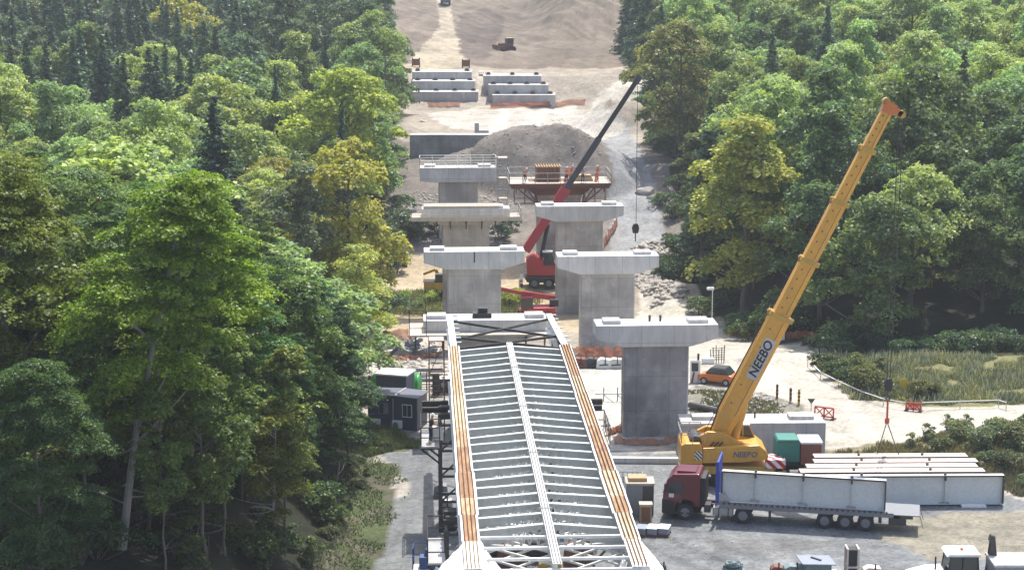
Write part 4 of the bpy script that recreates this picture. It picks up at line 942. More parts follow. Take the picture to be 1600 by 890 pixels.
# tarpaulins over the near girder ends
def drape(name, rows, label, mat='tarp', cols=9, group=None, cat='tarpaulin', wob=0.12):
    """rows: lists of control points across; surface sags and creases between them, with thickness"""
    g = []
    for u in np.linspace(0, len(rows) - 1, 14):
        i = min(int(u), len(rows) - 2); fu = u - i; line = []
        for v in np.linspace(0, len(rows[0]) - 1, 14):
            j = min(int(v), len(rows[0]) - 2); fv = v - j
            p = (Vector(rows[i][j]) * (1 - fv) + Vector(rows[i][j + 1]) * fv) * (1 - fu) + (Vector(rows[i + 1][j]) * (1 - fv) + Vector(rows[i + 1][j + 1]) * fv) * fu
            edge = 4 * fv * (1 - fv)
            p += Vector((float(fbm(np.array([u * 3]), np.array([v * 4]), 3)[0]), float(fbm(np.array([u * 3 + 9]), np.array([v * 4]), 4)[0]), float(fbm(np.array([u * 3]), np.array([v * 4 + 9]), 5)[0]))) * wob
            line.append(tuple(p))
        g.append(line)
    V = [p for l in g for p in l]; F = [(i * 14 + j, i * 14 + j + 1, (i + 1) * 14 + j + 1, (i + 1) * 14 + j) for i in range(13) for j in range(13)]
    mb = MB(); mb.add(V, F); o = mb.build(name, M[mat], None, smooth=False); so = o.modifiers.new('thickness', 'SOLIDIFY'); so.thickness = 0.02
    tag(o, label, cat, group); return o
o = drape('tarpaulin', [[(-HW - .1, 5.0, ZD - .2), (-HW - .4, 4.8, ZD - .7), (-HW - .6, 4.4, ZD - 1.6)], [(-HW - .38, 3.0, ZD - .04), (-HW - 1.4, 2.4, ZD - .7), (-HW - 2.0, 2.2, ZD - 1.8)], [(-HW - .38, -.5, ZD - .04), (-HW - 1.0, -.6, ZD - 1.0), (-HW - 1.5, -.8, ZD - 2.6)], [(-HW - .3, -1.6, ZD - .6), (-HW - .8, -1.8, ZD - 1.8), (-HW - 1.4, -2.0, ZD - 3.2)]],
          'white tarpaulin hanging outside the near end of the left main girder'); o.matrix_world = DM
o = drape('tarpaulin', [[(-HW + .40, 4.8, ZD - .05), (-HW + .45, 4.6, ZD - .3), (-HW + .5, 4.5, ZD - .6)], [(-HW + .40, 2.2, ZD + .0), (-HW + .9, 2.0, ZD - .45), (-HW + 1.4, 2.0, ZD - .9)], [(-HW + .40, -.5, ZD - .05), (-HW + 1.1, -.6, ZD - .9), (-HW + 1.7, -.6, ZD - 2.0)], [(-HW + .4, -1.6, ZD - .6), (-HW + 1.2, -1.8, ZD - 1.6), (-HW + 1.9, -2.0, ZD - 3.0)]],
          'white tarpaulin hanging inside the near end of the left main girder'); o.matrix_world = DM
o = drape('tarpaulin', [[(HW + .2, 4.8, ZD - .1), (HW + .5, 4.6, ZD - .4), (HW + .6, 4.4, ZD - 1.0)], [(HW + .38, 2.6, ZD - .02), (HW + .95, 2.2, ZD - .5), (HW + 1.4, 2.0, ZD - 1.1)], [(HW + .38, -.5, ZD - .04), (HW + .9, -.6, ZD - 1.0), (HW + 1.25, -.8, ZD - 2.2)], [(HW + .3, -1.6, ZD - .6), (HW + .8, -1.8, ZD - 1.8), (HW + 1.2, -2.0, ZD - 3.2)]],
          'white tarpaulin hanging outside the near end of the right main girder'); o.matrix_world = DM
o = drape('tarpaulin', [[(HW - .42, 2.6, ZD - .3), (HW - .6, 2.5, ZD - .9)], [(HW - .42, 1.3, ZD - .3), (HW - .9, 1.2, ZD - 1.2)], [(HW - .6, .6, ZD - .6), (HW - 1.2, .4, ZD - 1.6)]],
          'small crumpled white sheet inside the near end of the right main girder'); o.matrix_world = DM

# temporary trestles beside the deck
def trestle(Y, s, h, label, wtop=1.6):
    t = thing('support_trestle', label, 'support tower', DM @ Vector((s * HW, Y - mid0.y, 0)), ang, 'temporary support towers of the deck')
    f = MB()
    for x in (-.9, .9):
        for y in (-.9, .9): f.beam((x, y, 0), (x, y, h - .9), .24)
    n = 4
    for k in range(n + 1):
        zz = .3 + (h - 1.4) * k / n
        for a, b in (((-.9, -.9), (.9, -.9)), ((-.9, .9), (.9, .9)), ((-.9, -.9), (-.9, .9)), ((.9, -.9), (.9, .9))): f.beam((*a, zz), (*b, zz), .14)
        if k < n: f.beam((-.9, -.9, zz), (.9, -.9, zz + (h - 1.4) / n), .1); f.beam((s * .9, -.9, zz), (s * .9, .9, zz + (h - 1.4) / n), .1)
    f.build('tower_frame', M['darksteel'], t)
    for k in range(4):
        b = MB(); zz = h - .9 + k * .24; b.box(-1.0, 1.0, -1.0 + (k % 2) * .3, -.7 + (k % 2) * .3, zz, zz + .2) if k % 2 else b.box(-.9, .9, .4, .7, zz, zz + .22); b.build('packing_beam', M['black'], t)
    # side walkway
    x0, x1 = (s * .95, s * (.95 + wtop)); a, c = min(x0, x1), max(x0, x1)
    b = MB(); b.box(a, c, -2.6, 1.4, h - 2.1, h - 2.0); b.build('walkway', M['palewood'] if s > 0 else M['steel'], t)
    b = MB(); railing_mb(b, a, c, -2.55, 1.35, h - 2.0, 1.2, 'fb' + ('r' if s > 0 else 'l'), r=.035, step=1.0); b.build('railing', M['darksteel'], t)
    for yy in (-2.2, -.6, 1.0):
        b = MB(); b.beam((x0, yy, h - 2.2), (x1, yy, h - 2.2), .14); b.beam((x0, yy, h - 3.2), (x1, yy, h - 2.25), .1); b.build('bracket', M['black'], t)
    for k in range(2 if wtop > 1 else 0):
        b = MB(); b.beam((x0 - s * .6, 1.5 + k * .35, h - .3 - k * .5), (x1 - s * .1, 1.5 + k * .35, h - .3 - k * .5), .3, .34); b.build('cantilever_beam', M['black'], t)
    return t
trestle(121.5, -1, 8.0, 'dark steel support tower with a side walkway under the left main girder', 1.15)
trestle(121.5, 1, 8.0, 'dark steel support tower with a pale side walkway under the right main girder')
trestle(96, -1, 9.1, 'dark steel support tower under the left main girder near its tarpaulin', .9)
trestle(96, 1, 9.1, 'dark steel support tower under the right main girder near its tarpaulin', .3)
# support tower items
q = DM @ Vector((-HW - 1.5, 120.0 - mid0.y, 6.0))
person(q, 2.0, 'worker in dark clothes with a white helmet on the walkway left of the deck', 'cloth', 0.15, 'fwd')
o = MB(); o.box(-.4, .4, -.3, .3, 0, .7); o.box(-.35, .35, -.25, .25, .7, .82); o = o.build('control_cabinet', M['white']); o.location = q + Vector((.35, .6, .02)); tag(o, 'small white control cabinet on the walkway left of the deck', 'cabinet')

# ---------------------------------------------------------------- low concrete block
b0 = G(1062, 712); fr = P(1289, 708, 0); fl = P(1063, 708, 0)
t = thing('concrete_beam', 'long grey concrete cap beam lying behind the yellow crane, two pads on top', 'concrete beam', ((fl.x + fr.x) / 2, fl.y + 1.4, -.2), 0.02)
w_ = fr.x - fl.x; mb = MB(); mb.prism([(-w_ / 2, 0), (w_ / 2, 0), (w_ / 2, 2.45), (-w_ / 2, 2.45)], -1.4, 1.4); mb.build('beam_body', M['conc_block'], t, .06)
for x, wd in ((-w_ / 2 + 1.7, 1.6), (w_ / 2 - 1.6, 1.8)):
    mb = MB(); mb.box(x - wd / 2, x + wd / 2, -.5, .7, 2.44, 2.72); mb.build('bearing_block', M['conc_cap'], t, .03)
mb = MB(); mb.tube((.3, .2, 2.4), (.3, .2, 2.9), .07, 6); mb.build('dowel', M['darksteel'], t)

# ---------------------------------------------------------------- stepped walls at the head of the valley
def wall(px0, px1, ytop, zt, zb, dep, label, mat='conc_block', grp='stepped concrete walls of the far abutment', posts=4, n_arch=0):
    a = P(px0, ytop, zt); b = P(px1, ytop, zt); b.y = a.y = (a.y + b.y) / 2; W = b.x - a.x
    t = thing('abutment_wall', label, 'wall', ((a.x + b.x) / 2, a.y, zb), 0, grp)
    mb = MB(); mb.box(-W / 2, W / 2, 0, .7, 0, zt - zb); mb.build('wall_body', M[mat], t, .04)
    mb = MB(); mb.box(-W / 2, W / 2, .703, dep, zt - zb - .3, zt - zb - .004); mb.build('slab', M['conc_cap'], t)
    for k in range(posts):
        x = -W / 2 + .8 + (W - 1.6) * k / max(1, posts - 1); mb = MB(); mb.box(x - .28, x + .28, 1.6, 2.1, zt - zb - .02, zt - zb + .42); mb.tube((x - .45, 1.85, zt - zb + .1), (x + .45, 1.85, zt - zb + .1), .1, 6)
        mb.build('anchor_head', M['darksteel'], t)
    return t
nm = ['lowest', 'middle', 'topmost']
for i, (x0, x1, yt, zt, zb) in enumerate([(644, 747, 143.5, 9.9, 7.6), (644, 742, 127, 11.3, 8.6), (644, 737, 112.5, 12.5, 10)]):
    wall(x0, x1, yt, zt, zb, 4.0, '%s of the three stepped concrete walls left of the sandy strip' % nm[i], posts=4 if i < 2 else 2)
for i, (x0, x1, yt, zt, zb) in enumerate([(769, 868, 148.5, 9.6, 7.4), (763, 857, 133, 11.0, 8.4), (755, 846, 118.5, 12.2, 9.8)]):
    wall(x0, x1, yt, zt, zb, 4.0, '%s of the three stepped concrete walls right of the sandy strip' % nm[i], posts=4 if i < 2 else 3)
wall(640, 792, 211, 8.9, 4.5, 2.2, 'long low bluish retaining wall half buried by the grey spoil heap', mat='conc_dark', grp=None, posts=0)
a = P(745, 205, 8.9)
o = MB(); o.box(-.3, .3, 0, .4, -.4, 1.1); o.box(.3, 1.6, 0, .5, -.4, .1); o = o.build('concrete_stub', M['conc_cap']); o.location = a; tag(o, 'small white stub standing on the long low retaining wall', 'concrete stub')
for k, (x, y) in enumerate(((650, 104), (728, 106))):
    p = G(x, y); o = MB(); o.box(-.7, -.5, -.2, 0, -.3, 1.5); o.box(.5, .7, -.2, 0, -.3, 1.5); o.box(-.5, .5, -.15, -.05, .2, 1.3); o = o.build('formwork_gate', M['brownwood']); o.location = p
    tag(o, ['brown formwork frame above the left stepped walls', 'brown formwork frame above the gap of the stepped walls'][k], 'formwork')
p0 = P(748, 118, 11.5); o = MB()
for k in range(6): o.box(k * .35, k * .35 + .12, 0, .12, -3, .6)
o.box(0, 1.9, .13, .2, -3, .2); o = o.build('timber_shoring', M['palewood']); o.location = p0; tag(o, 'timber shoring between the two sets of stepped walls', 'shoring')

# ---------------------------------------------------------------- orange netting
def net(pts, h, label, grp=None, z=None, jag=0.3, base=-0.2):
    n = 24; P_ = []
    for i in range(n + 1):
        t = i / n * (len(pts) - 1); k = min(int(t), len(pts) - 2); f = t - k; a = pts[k]; b = pts[k + 1]
        P_.append((a[0] + (b[0] - a[0]) * f, a[1] + (b[1] - a[1]) * f))
    V = []; F = []; m = 5
    for i, (x, y) in enumerate(P_):
        gz = TZ(x, y) + base; hh = h * (1 + jag * float(fbm(np.array([i * .5]), np.array([h * 7 + x]), 6)[0]))
        for j in range(m):
            w = j / (m - 1); V.append((x + .15 * math.sin(i * 1.7 + j), y + .22 * math.sin(i * 1.1 + j * 1.3) + .25 * (1 - w), gz + (hh - base) * w))
    for i in range(n):
        for j in range(m - 1): F.append((i * m + j, (i + 1) * m + j, (i + 1) * m + j + 1, i * m + j + 1))
    mb = MB(); mb.add(V, F); o = mb.build('safety_net', M['net'], None, smooth=False); so = o.modifiers.new('thickness', 'SOLIDIFY'); so.thickness = .01
    tag(o, label, 'safety net', grp); return o
def gp(*pts): return [tuple(G(a, b)[:2]) for a, b in pts]
net(gp((958, 692), (990, 696), (1030, 696), (1066, 690)), .55, 'orange safety netting slumped round the foot of the nearest right pier')
net(gp((952, 680), (975, 672)), .5, 'short piece of orange netting left of the nearest right pier')
net(gp((576, 543), (600, 537), (630, 532), (652, 530)), 1.0, 'long orange netting on the sandy bank left of the girder tip')
net(gp((580, 557), (600, 549), (625, 545)), .6, 'lower orange netting strip in front of the sandy bank')
net(gp((612, 562), (650, 562), (690, 556)), .4, 'faded pink netting lying on the rubble left of the deck')
net(gp((668, 167), (690, 168), (720, 166)), .7, 'orange netting under the left lowest stepped wall')
net(gp((765, 169), (800, 168), (850, 168), (880, 165), (915, 163)), .8, 'orange netting under the right lowest stepped wall')
net(gp((1156, 528), (1180, 526), (1205, 527), (1225, 528)), 1.0, 'orange netting at the wood edge left of the yellow boom')
net(gp((1228, 530), (1255, 528), (1280, 531)), .7, 'orange netting at the wood edge right of the yellow boom')
net(gp((890, 566), (915, 568), (950, 570), (975, 569)), 1.5, 'red and orange netting on the fence behind the nearest right pier')
net(gp((944, 388), (955, 370), (965, 352)), 1.2, 'red orange netting climbing the pale rock behind the third right pier')

# ---------------------------------------------------------------- wheels
def wheel(parent, x, y, z, r, wd, rim='steel'):
    t = MB(); t.tube((x, y - wd / 2, z), (x, y + wd / 2, z), r, 20)
    w_ = t.build('wheel', M['black'], parent, .04)
    h = MB(); h.tube((x, y - wd / 2 - .012, z), (x, y + wd / 2 + .012, z), r * .56, 14); h.tube((x, y - wd / 2 - .06, z), (x, y + wd / 2 + .06, z), r * .22, 10); h.build('rim', M[rim], w_)
    return w_
# ---------------------------------------------------------------- lorry and trailer
a = P(1070, 813, 0); b = P(1350, 830, 0); rz = math.atan2(b.y - a.y, b.x - a.x)
tr = thing('articulated_lorry', 'dark red flatbed lorry with a blue headboard parked before the yellow crane', 'lorry', (a.x, a.y, 0), rz)
SX = (b - a).length / 11.2
# local x back from the front axle, y into the picture; near side y = 0
def X(v): return v * SX
cab = MB()
prof_c = [(-1.42, .55), (-1.45, 1.6), (-1.32, 2.0), (-1.12, 2.68), (-.80, 3.02), (.85, 3.10), (.95, 2.95), (.95, .95), (.62, .95), (.55, 1.15), (.32, 1.32), (-.05, 1.36), (-.40, 1.25), (-.62, .95), (-.66, .55)]
cab.prism(prof_c, .08, 2.48); cb_ = cab.build('cab', M['darkred'], tr, .06)
m = MB(); m.box(-1.46, .92, .06, 2.5, .42, .56); m.prism([(-1.50, .42), (-.66, .42), (-.66, 1.22), (-1.50, 1.35)], .05, 2.51); m.build('bumper', M['black'], cb_, .03)
m = MB(); m.prism([(-1.48, 1.72), (-1.17, 2.68), (-1.08, 2.66), (-1.38, 1.68)], .22, 2.34); m.build('windscreen', M['glass'], cb_)
m = MB(); m.prism([(-1.20, 1.75), (-1.02, 2.48), (-.15, 2.48), (-.15, 1.75)], .066, .082); m.build('side_window', M['glass'], cb_)
m = MB(); m.prism([(-1.05, 1.76), (-.95, 2.25), (-.75, 2.25), (-.78, 1.76)], .03, .068); m.box(-1.35, -1.22, -.12, .06, 1.9, 2.4); m.build('mirror', M['black'], cb_)
m = MB(); m.box(-1.06, -.74, .06, .078, 1.50, 1.76); m.build('door_plate', M['white'], cb_)
m = MB(); m.box(-.6, .6, .5, 2.1, 3.06, 3.15); m.build('roof_hatch', M['darkred'], cb_)
m = MB(); m.box(-.10, -.08, .068, .079, 1.3, 2.9); m.box(-1.2, -.1, .068, .079, 1.28, 1.30); m.box(-.35, -.15, .05, .08, 1.6, 1.65); m.box(-1.3, -.7, .045, .08, .62, .66); m.build('door_seam', M['black'], cb_)
m = MB(); m.box(-1.505, -1.47, .25, .6, .8, 1.05); m.build('headlight', M['white'], cb_)
m = MB(); m.box(-1.505, -1.47, 1.95, 2.3, .8, 1.05); m.build('headlight', M['white'], cb_)
m = MB(); m.box(.95, 1.25, .3, 2.2, 1.1, 2.8); m.build('air_deflector', M['black'], cb_)
m = MB(); m.box(.4, 5.6, .75, 1.0, .75, 1.0); m.box(.4, 5.6, 1.55, 1.8, .75, 1.0); m.box(1.2, 1.6, .15, 1.0, .6, 1.1); m.build('chassis', M['darksteel'], tr)
m = MB(); m.box(1.75, 3.05, .1, .75, .42, 1.0); m.build('fuel_tank', M['steel'], tr, .08)
for x in (2.15, 2.75):
    m = MB(); m.box(x - .03, x + .03, .085, .77, .40, 1.02); m.build('tank_strap', M['black'], tr)
for (xx, ys) in ((0, (.25, 2.3)), (3.65, (.35, 2.2))):
    for yy in ys: wheel(tr, X(xx), yy, .54, .54, .34 if xx == 0 else .55, 'greybox')
m = MB(); m.prism([(3.0, 1.12), (3.15, 1.2), (4.2, 1.2), (4.35, .95), (4.32, .9), (4.15, 1.12), (3.2, 1.12), (3.02, .95)], .08, .62); m.build('mudguard', M['black'], tr)
# trailer
m = MB(); L0, L1_ = 2.2, X(14.55)
m.box(L0, L1_ - 1.6, .02, 2.52, 1.16, 1.24); m.box(L0, L1_ - 1.6, .0, .06, 1.0, 1.30)
m.box(L1_ - 1.6, L1_, .02, 2.52, 1.16, 1.22); tb = m.build('trailer_bed', M['greybox'], tr)
m = MB(); m.box(3.2, L1_ - 1.0, .75, .95, .82, 1.155); m.box(3.2, L1_ - 1.0, 1.6, 1.8, .82, 1.155); m.box(L1_ - 1.9, L1_ - .8, .1, 1.2, .5, .95); m.box(L1_ - 1.2, L1_ - .4, .1, 2.4, .95, 1.155); m.build('trailer_frame', M['darksteel'], tr)
x = L0 + .2
while x < L1_ - 1.8:
    m = MB(); m.prism([(x, 1.24), (x + .16, 1.24), (x + .12, 1.36), (x + .04, 1.36)], -.02, .12); m.build('stake_pocket', M['darksteel'], tb); x += .34
for k in range(3):
    for yy in (.3, 2.2): wheel(tr, X(8.75 + 1.26 * k), yy, .52, .52, .40, 'greybox')
m = MB(); m.box(X(8.0), X(12.1), .1, .6, 1.06, 1.1); m.box(X(12.05), X(12.25), .1, .6, .6, 1.1); m.build('mudguard', M['black'], tr)
m = MB(); m.box(5.3, 5.45, .3, .45, .25, 1.0); m.box(5.25, 5.5, .25, .5, .2, .26); m.build('landing_leg', M['darksteel'], tr)
for yy in (.3, 2.2): m = MB(); m.beam((L1_, yy, 1.2), (L1_ + .25, yy, .35), .05); m.build('tail_ramp', M['steel'], tr)
m = MB(); m.box(2.0, 2.12, .0, 2.5, 1.3, 4.0); m.box(1.93, 2.0, .0, .12, 1.1, 4.01); m.box(1.93, 2.0, 2.38, 2.5, 1.1, 4.01); m.box(1.94, 2.0, .12, 2.38, 2.7, 2.82); m.build('headboard', M['blue'], tr)
m = MB(); m.prism([(2.15, 1.24), (2.9, 1.24), (2.5, 1.9), (2.15, 1.9)], .2, .3); m.build('headboard_brace', M['steel'], tr)
# plate girder carried by the lorry
def plate_girder(L, h, label, mat, group=None, npost=2, web=.02, fl=.5, edge='darkedge'):
    t = thing('plate_girder', label, 'steel girder', (0, 0, 0), 0, group)
    m = MB(); m.box(0, L, -web, web, .04, h - .04); 
    m.build('web', M[mat], t)
    m = MB(); m.box(-.01, L + .01, -fl / 2, fl / 2, 0, .04); m.build('bottom_flange', M[mat], t)
    m = MB(); m.box(-.01, L + .01, -fl / 2, fl / 2, h - .04, h); m.build('top_flange', M[mat], t)
    m = MB(); m.box(-.01, L + .01, -fl / 2 - .015, -fl / 2 - .002, h - .085, h + .02); m.build('edge_timber', M[edge], t)
    for x in (0.0, L):
        m = MB(); m.box(x - .05, x + .03, -fl / 2 + .01, fl / 2 - .01, .045, h - .045); m.build('end_plate', M['darkedge'], t)
    for k in range(npost):
        x = L * (k + .7) / (npost + .4); m = MB(); m.box(x - .05, x + .05, -fl / 2 - .03, -web - .01, h - .34, h - .05); m.box(x - .08, x + .08, -.1, .06, h + .001, h + .13); m.build('lifting_lug', M['darkedge'], t)
        m = MB(); m.box(x - .3, x + .3, -fl / 2 + .02, -web - .01, .045, .13); m.build('bolted_cleat', M['steel'], t)
        m = MB(); m.box(x - .015, x + .015, -fl / 2 + .05, -web - .003, .05, h - .06); m.build('stiffener', M[mat], t)
    return t
lg = plate_girder(X(10.15), 1.98, 'white steel plate girder riding on the red lorry trailer', 'plategirder', 'white plate girders', 3)
lg.rotation_euler = (0, math.radians(.3), rz); R_ = Matrix.Rotation(rz, 4, 'Z'); lg.location = Vector((a.x, a.y, 0)) + (R_ @ Vector((2.3, .45, 1.39)))
# stacked girders on the ground
G0 = P(1568, 790, 0); LG = 13.2
rows = [(1568, 743, 0.0, 'plategirder', 'front most of the stacked girders, its whole white web in view'), (1537, 740, 1.15, 'pinkgirder', 'rosy girder second from the front of the stack'),
        (1526, 733, 2.3, 'pinkgirder', 'rosy girder third from the front of the stack'), (1526, 724, 3.5, 'pinkgirder', 'rosy girder second from the back of the stack'), (1510, 716, 4.8, 'pinkgirder', 'rearmost rosy girder of the stack, slung from the crane hook')]
STK = []
for i, (px, py, dy, mt, lab) in enumerate(rows):
    e = P(px, py, 1.98) if i else G0
    L = [13.2, 12.2, 11.4, 11.0, 10.4][i]
    g = plate_girder(L, 1.95, lab, mt, 'steel girders stacked on the yard', 2, fl=.5 if i == 0 else .98)
    yy = G0.y + .25 + dy; xx = PY(px, py, yy).x
    g.location = (xx - L, yy - .018 * L, .1 + .02); g.rotation_euler = (0, 0, .018); STK.append((xx, yy, L))
    for k in (.15, .85):
        o = MB(); o.cbox((xx - L + L * k, yy - .018 * L * (1 - k), .06), (.35, .9, .12)); o = o.build('timber_bearer', M['palewood']); tag(o, 'low timber bearer under the stacked girders', 'timber bearer', 'timber bearers under the stacked girders')
p = P(1521, 792, 0); o = MB(); o.cbox((0, 0, .1), (1.6, .5, .16)); o = o.build('white_slab', M['white'], None, .02); o.location = p; tag(o, 'small white slab on the gravel below the front girder', 'slab')

# ---------------------------------------------------------------- yellow mobile crane
YC = 131.5
cr0 = PY(1060, 738, YC).x; cr1 = PY(1196, 738, YC).x; W = cr1 - cr0
ct = thing('mobile_crane', 'big yellow mobile crane with its boom raised to the right', 'crane', (cr0, YC, 0), 0)
m = MB(); m.box(.5, 7.0, -1.35, 1.35, .9, 1.45); m.prism([(6.4, .8), (6.9, .6), (7.0, 1.5), (6.4, 1.5)], -1.35, 1.35); car = m.build('carrier', M['exyellow'], ct, .05)
for k in range(4):
    for yy in (-1.1, 1.1): wheel(ct, 1.2 + 1.55 * k, yy, .62, .62, .42, 'exyellow')
m = MB(); m.box(W - .2, W + 1.15, -1.5, -1.1, 1.35, 1.95); m.box(W + .2, W + 1.15, -1.0, 1.35, 1.35, 1.6); m.build('outrigger_box', M['stripe'], ct)
for x in (.2, 6.6):
    m = MB(); m.box(x, x + .4, -2.6, 2.6, .85, 1.15); m.tube((x + .2, -2.5, .05), (x + .2, -2.5, 1.1), .1, 8); m.box(x - .15, x + .55, -2.85, -2.15, .03, .1); m.tube((x + .2, 2.5, .05), (x + .2, 2.5, 1.1), .1, 8); m.box(x - .15, x + .55, 2.15, 2.85, .03, .1); m.build('outrigger', M['exyellow'], ct)
sup = MB()
sup.prism([(0, 1.65), (.05, 2.95), (.35, 3.1), (1.3, 3.1), (1.45, 2.75), (1.5, 1.65)], -1.5, 1.5)
cw = sup.build('counterweight', M['yellow'], ct, .06)
m = MB(); m.box(.95, 1.47, -1.52, -1.502, 1.95, 2.55); m.build('warning_stripes', stripem('yellow_black_stripe', (.7, .7, .68), (.12, .05, .02), 2.4), cw)
m = MB(); m.prism([(1.5, 1.7), (1.5, 2.75), (5.3, 2.95), (W - .15, 2.55), (W, 2.2), (W - .05, 1.95), (4.2, 1.75)], -1.45, 1.45); sb = m.build('superstructure', M['yellow'], ct, .06)
m = MB(); m.prism([(1.2, 2.7), (1.3, 3.45), (1.9, 3.75), (2.9, 3.72), (4.0, 3.05), (5.0, 2.93)], -.95, -.55); m.prism([(1.2, 2.7), (1.3, 3.45), (1.9, 3.75), (2.9, 3.72), (4.0, 3.05), (5.0, 2.93)], .55, .95); m.build('boom_mount', M['yellow'], ct, .03)
m = MB(); m.tube((1.05, -1.0, 3.05), (1.05, 1.0, 3.05), .42, 12); m.build('winch_drum', M['darksteel'], ct)
m = MB(); railing_mb(m, .05, 1.6, -1.4, 1.4, 3.1, .75, 'flb', r=.03, step=.8); m.build('railing', M['steel'], ct)
for k in range(3):
    m = MB(); m.box(1.75 + k * .35, 1.9 + k * .35, -1.47, -1.452, 2.95, 3.25) if 0 else m.tube((2.0 + k * .3, -1.1, 2.8), (2.3 + k * .3, -1.1, 3.1), .05, 6); m.build('hose', M['black'], ct)
cabm = MB(); cx = PY(1150, 700, YC).x - cr0
cabm.prism([(cx, 2.5), (cx, 3.75), (cx + .9, 3.8), (cx + 1.35, 2.9), (cx + 1.4, 2.5)], .75, 1.75); cc = cabm.build('operator_cab', M['glass'], ct, .03)
m = MB(); m.box(cx - .05, cx + 1.0, .7, 1.8, 3.76, 3.86); m.build('cab_roof', M['white'], cc)
m = MB(); 
for q in ((cx, .74), (cx + .5, .74)): m.box(q[0], q[0] + .07, q[1] - .01, q[1] + .06, 2.5, 3.78)
m.beam((cx + .93, .74, 3.78), (cx + 1.38, .74, 2.85), .07); m.build('cab_frame', M['exyellow'], cc)
# boom
b0 = PY(1108, 706, YC); b1 = PY(1388, 170, YC); bl = Vector((b0.x - cr0, 0, b0.z)); bt = Vector((b1.x - cr0, 0, b1.z)); D = (bt - bl); BL = D.length; d = D.normalized(); nrm = Vector((-d.z, 0, d.x))
fr = [0, .405, .565, .735, .885, 1.0]; wh = [(1.5, 1.15), (1.14, .92), (1.0, .80), (.86, .70), (.74, .60)]
prev = None
for i in range(5):
    p0 = bl + d * BL * fr[i]; p1 = bl + d * BL * fr[i + 1]
    m = MB(); h, w2 = wh[i]
    # six sided section: square top, rounded belly
    sec = [(-w2 / 2, h / 2), (w2 / 2, h / 2), (w2 / 2, -h * .22), (w2 * .28, -h / 2), (-w2 * .28, -h / 2), (-w2 / 2, -h * .22)]
    taper = .62 if i == 0 else 1.0
    vs = []
    for pp, sc in ((p0, taper), (bl + d * BL * (fr[i] + .11), 1.0), (p1, 1.0)) if i == 0 else ((p0, 1), (p1, 1)):
        for (yy, hh) in sec: vs.append(pp + Vector((0, yy, 0)) * (sc if i == 0 else 1) + nrm * hh * sc)
    n = 6; R = len(vs) // 6; fs = [tuple(range(6))[::-1], tuple(range((R - 1) * 6, R * 6))]
    for r_ in range(R - 1): fs += [(r_ * 6 + k, r_ * 6 + (k + 1) % 6, (r_ + 1) * 6 + (k + 1) % 6, (r_ + 1) * 6 + k) for k in range(6)]
    m.add(vs, fs); sec_o = m.build('boom_section', M['yellow'], ct)
    if i < 4:
        m = MB(); c0 = p1 - d * .16; c1 = p1 + d * .12
        m.beam(c0, c1, w2 + .14, h + .14, up=nrm); m.beam(p1 + nrm * (h / 2 - .05) - d * .3, p1 + nrm * (h / 2 + .16) + d * .05, .16, .2, up=nrm)
        m.beam(p1 - nrm * (h / 2), p1 - nrm * (h / 2 + .22), .2, .3); m.build('collar', M['exyellow'], sec_o)
hd = bt + d * .1
m = MB(); m.beam(bt - d * .3, bt + d * .45, .72, .85, up=nrm); m.beam(bt + d * .15 - nrm * .1, bt + d * .05 - nrm * .95, .5, .4); hdm = m.build('boom_head', M['orange'], ct)
for q in (bt + d * .35 + nrm * .35, bt - nrm * .95 + d * .05):
    m = MB(); m.tube(q + Vector((0, -.25, 0)), q + Vector((0, .25, 0)), .27, 14); m.build('sheave', M['exyellow'], hdm)
for sy in (-1,):
    m = MB()
    for i in range(5):
        w2 = wh[i][1]; hh = wh[i][0]; p0 = bl + d * BL * (fr[i] + (.12 if i == 0 else .01)); p1 = bl + d * BL * (fr[i + 1] - .012)
        m.beam(p0 + Vector((0, -w2 / 2 - .008, 0)) - nrm * hh * .2, p1 + Vector((0, -w2 / 2 - .008, 0)) - nrm * hh * .2, .012, .03, up=nrm)
        for k in range(5):
            q = p0.lerp(p1, (k + .5) / 5) + Vector((0, -w2 / 2 - .006, 0)) + nrm * hh * .22; m.beam(q - d * .06, q + d * .06, .012, .1, up=nrm)
    m.build('boom_fitting', M['rustred'], ct)
m = MB(); m.path([bl + d * BL * .03 + nrm * .55, bl + d * BL * .12 + nrm * .86, bl + d * BL * .25 + nrm * .86, bl + d * BL * .38 + nrm * .84], .045, 5); m.build('hose', M['black'], ct)
m = MB(); m.tube(bl + d * BL * .04 + nrm * .9 + Vector((0, .2, 0)), bt + nrm * .62 + Vector((0, .2, 0)), .025, 5); m.build('hoist_rope', M['darksteel'], ct)
# luffing cylinder
c0 = PY(1143, 700, YC); c1 = PY(1183, 560, YC); c0 = Vector((c0.x - cr0, 0, c0.z)); c1 = Vector((c1.x - cr0, 0, c1.z)); mm = c0.lerp(c1, .5)
m = MB(); m.tube(c0, mm, .3, 12); m.build('luffing_cylinder', M['yellow'], ct); m = MB(); m.tube(mm, c1, .15, 10); m.build('cylinder_rod', M['steel'], ct)
m = MB(); q = bl + d * BL * .33 + nrm * .8; m.path([q, q + nrm * .5 + d * 1.0, q + d * 3.0 + nrm * .1], .04, 5); m.build('hose_guard', M['darksteel'], ct)
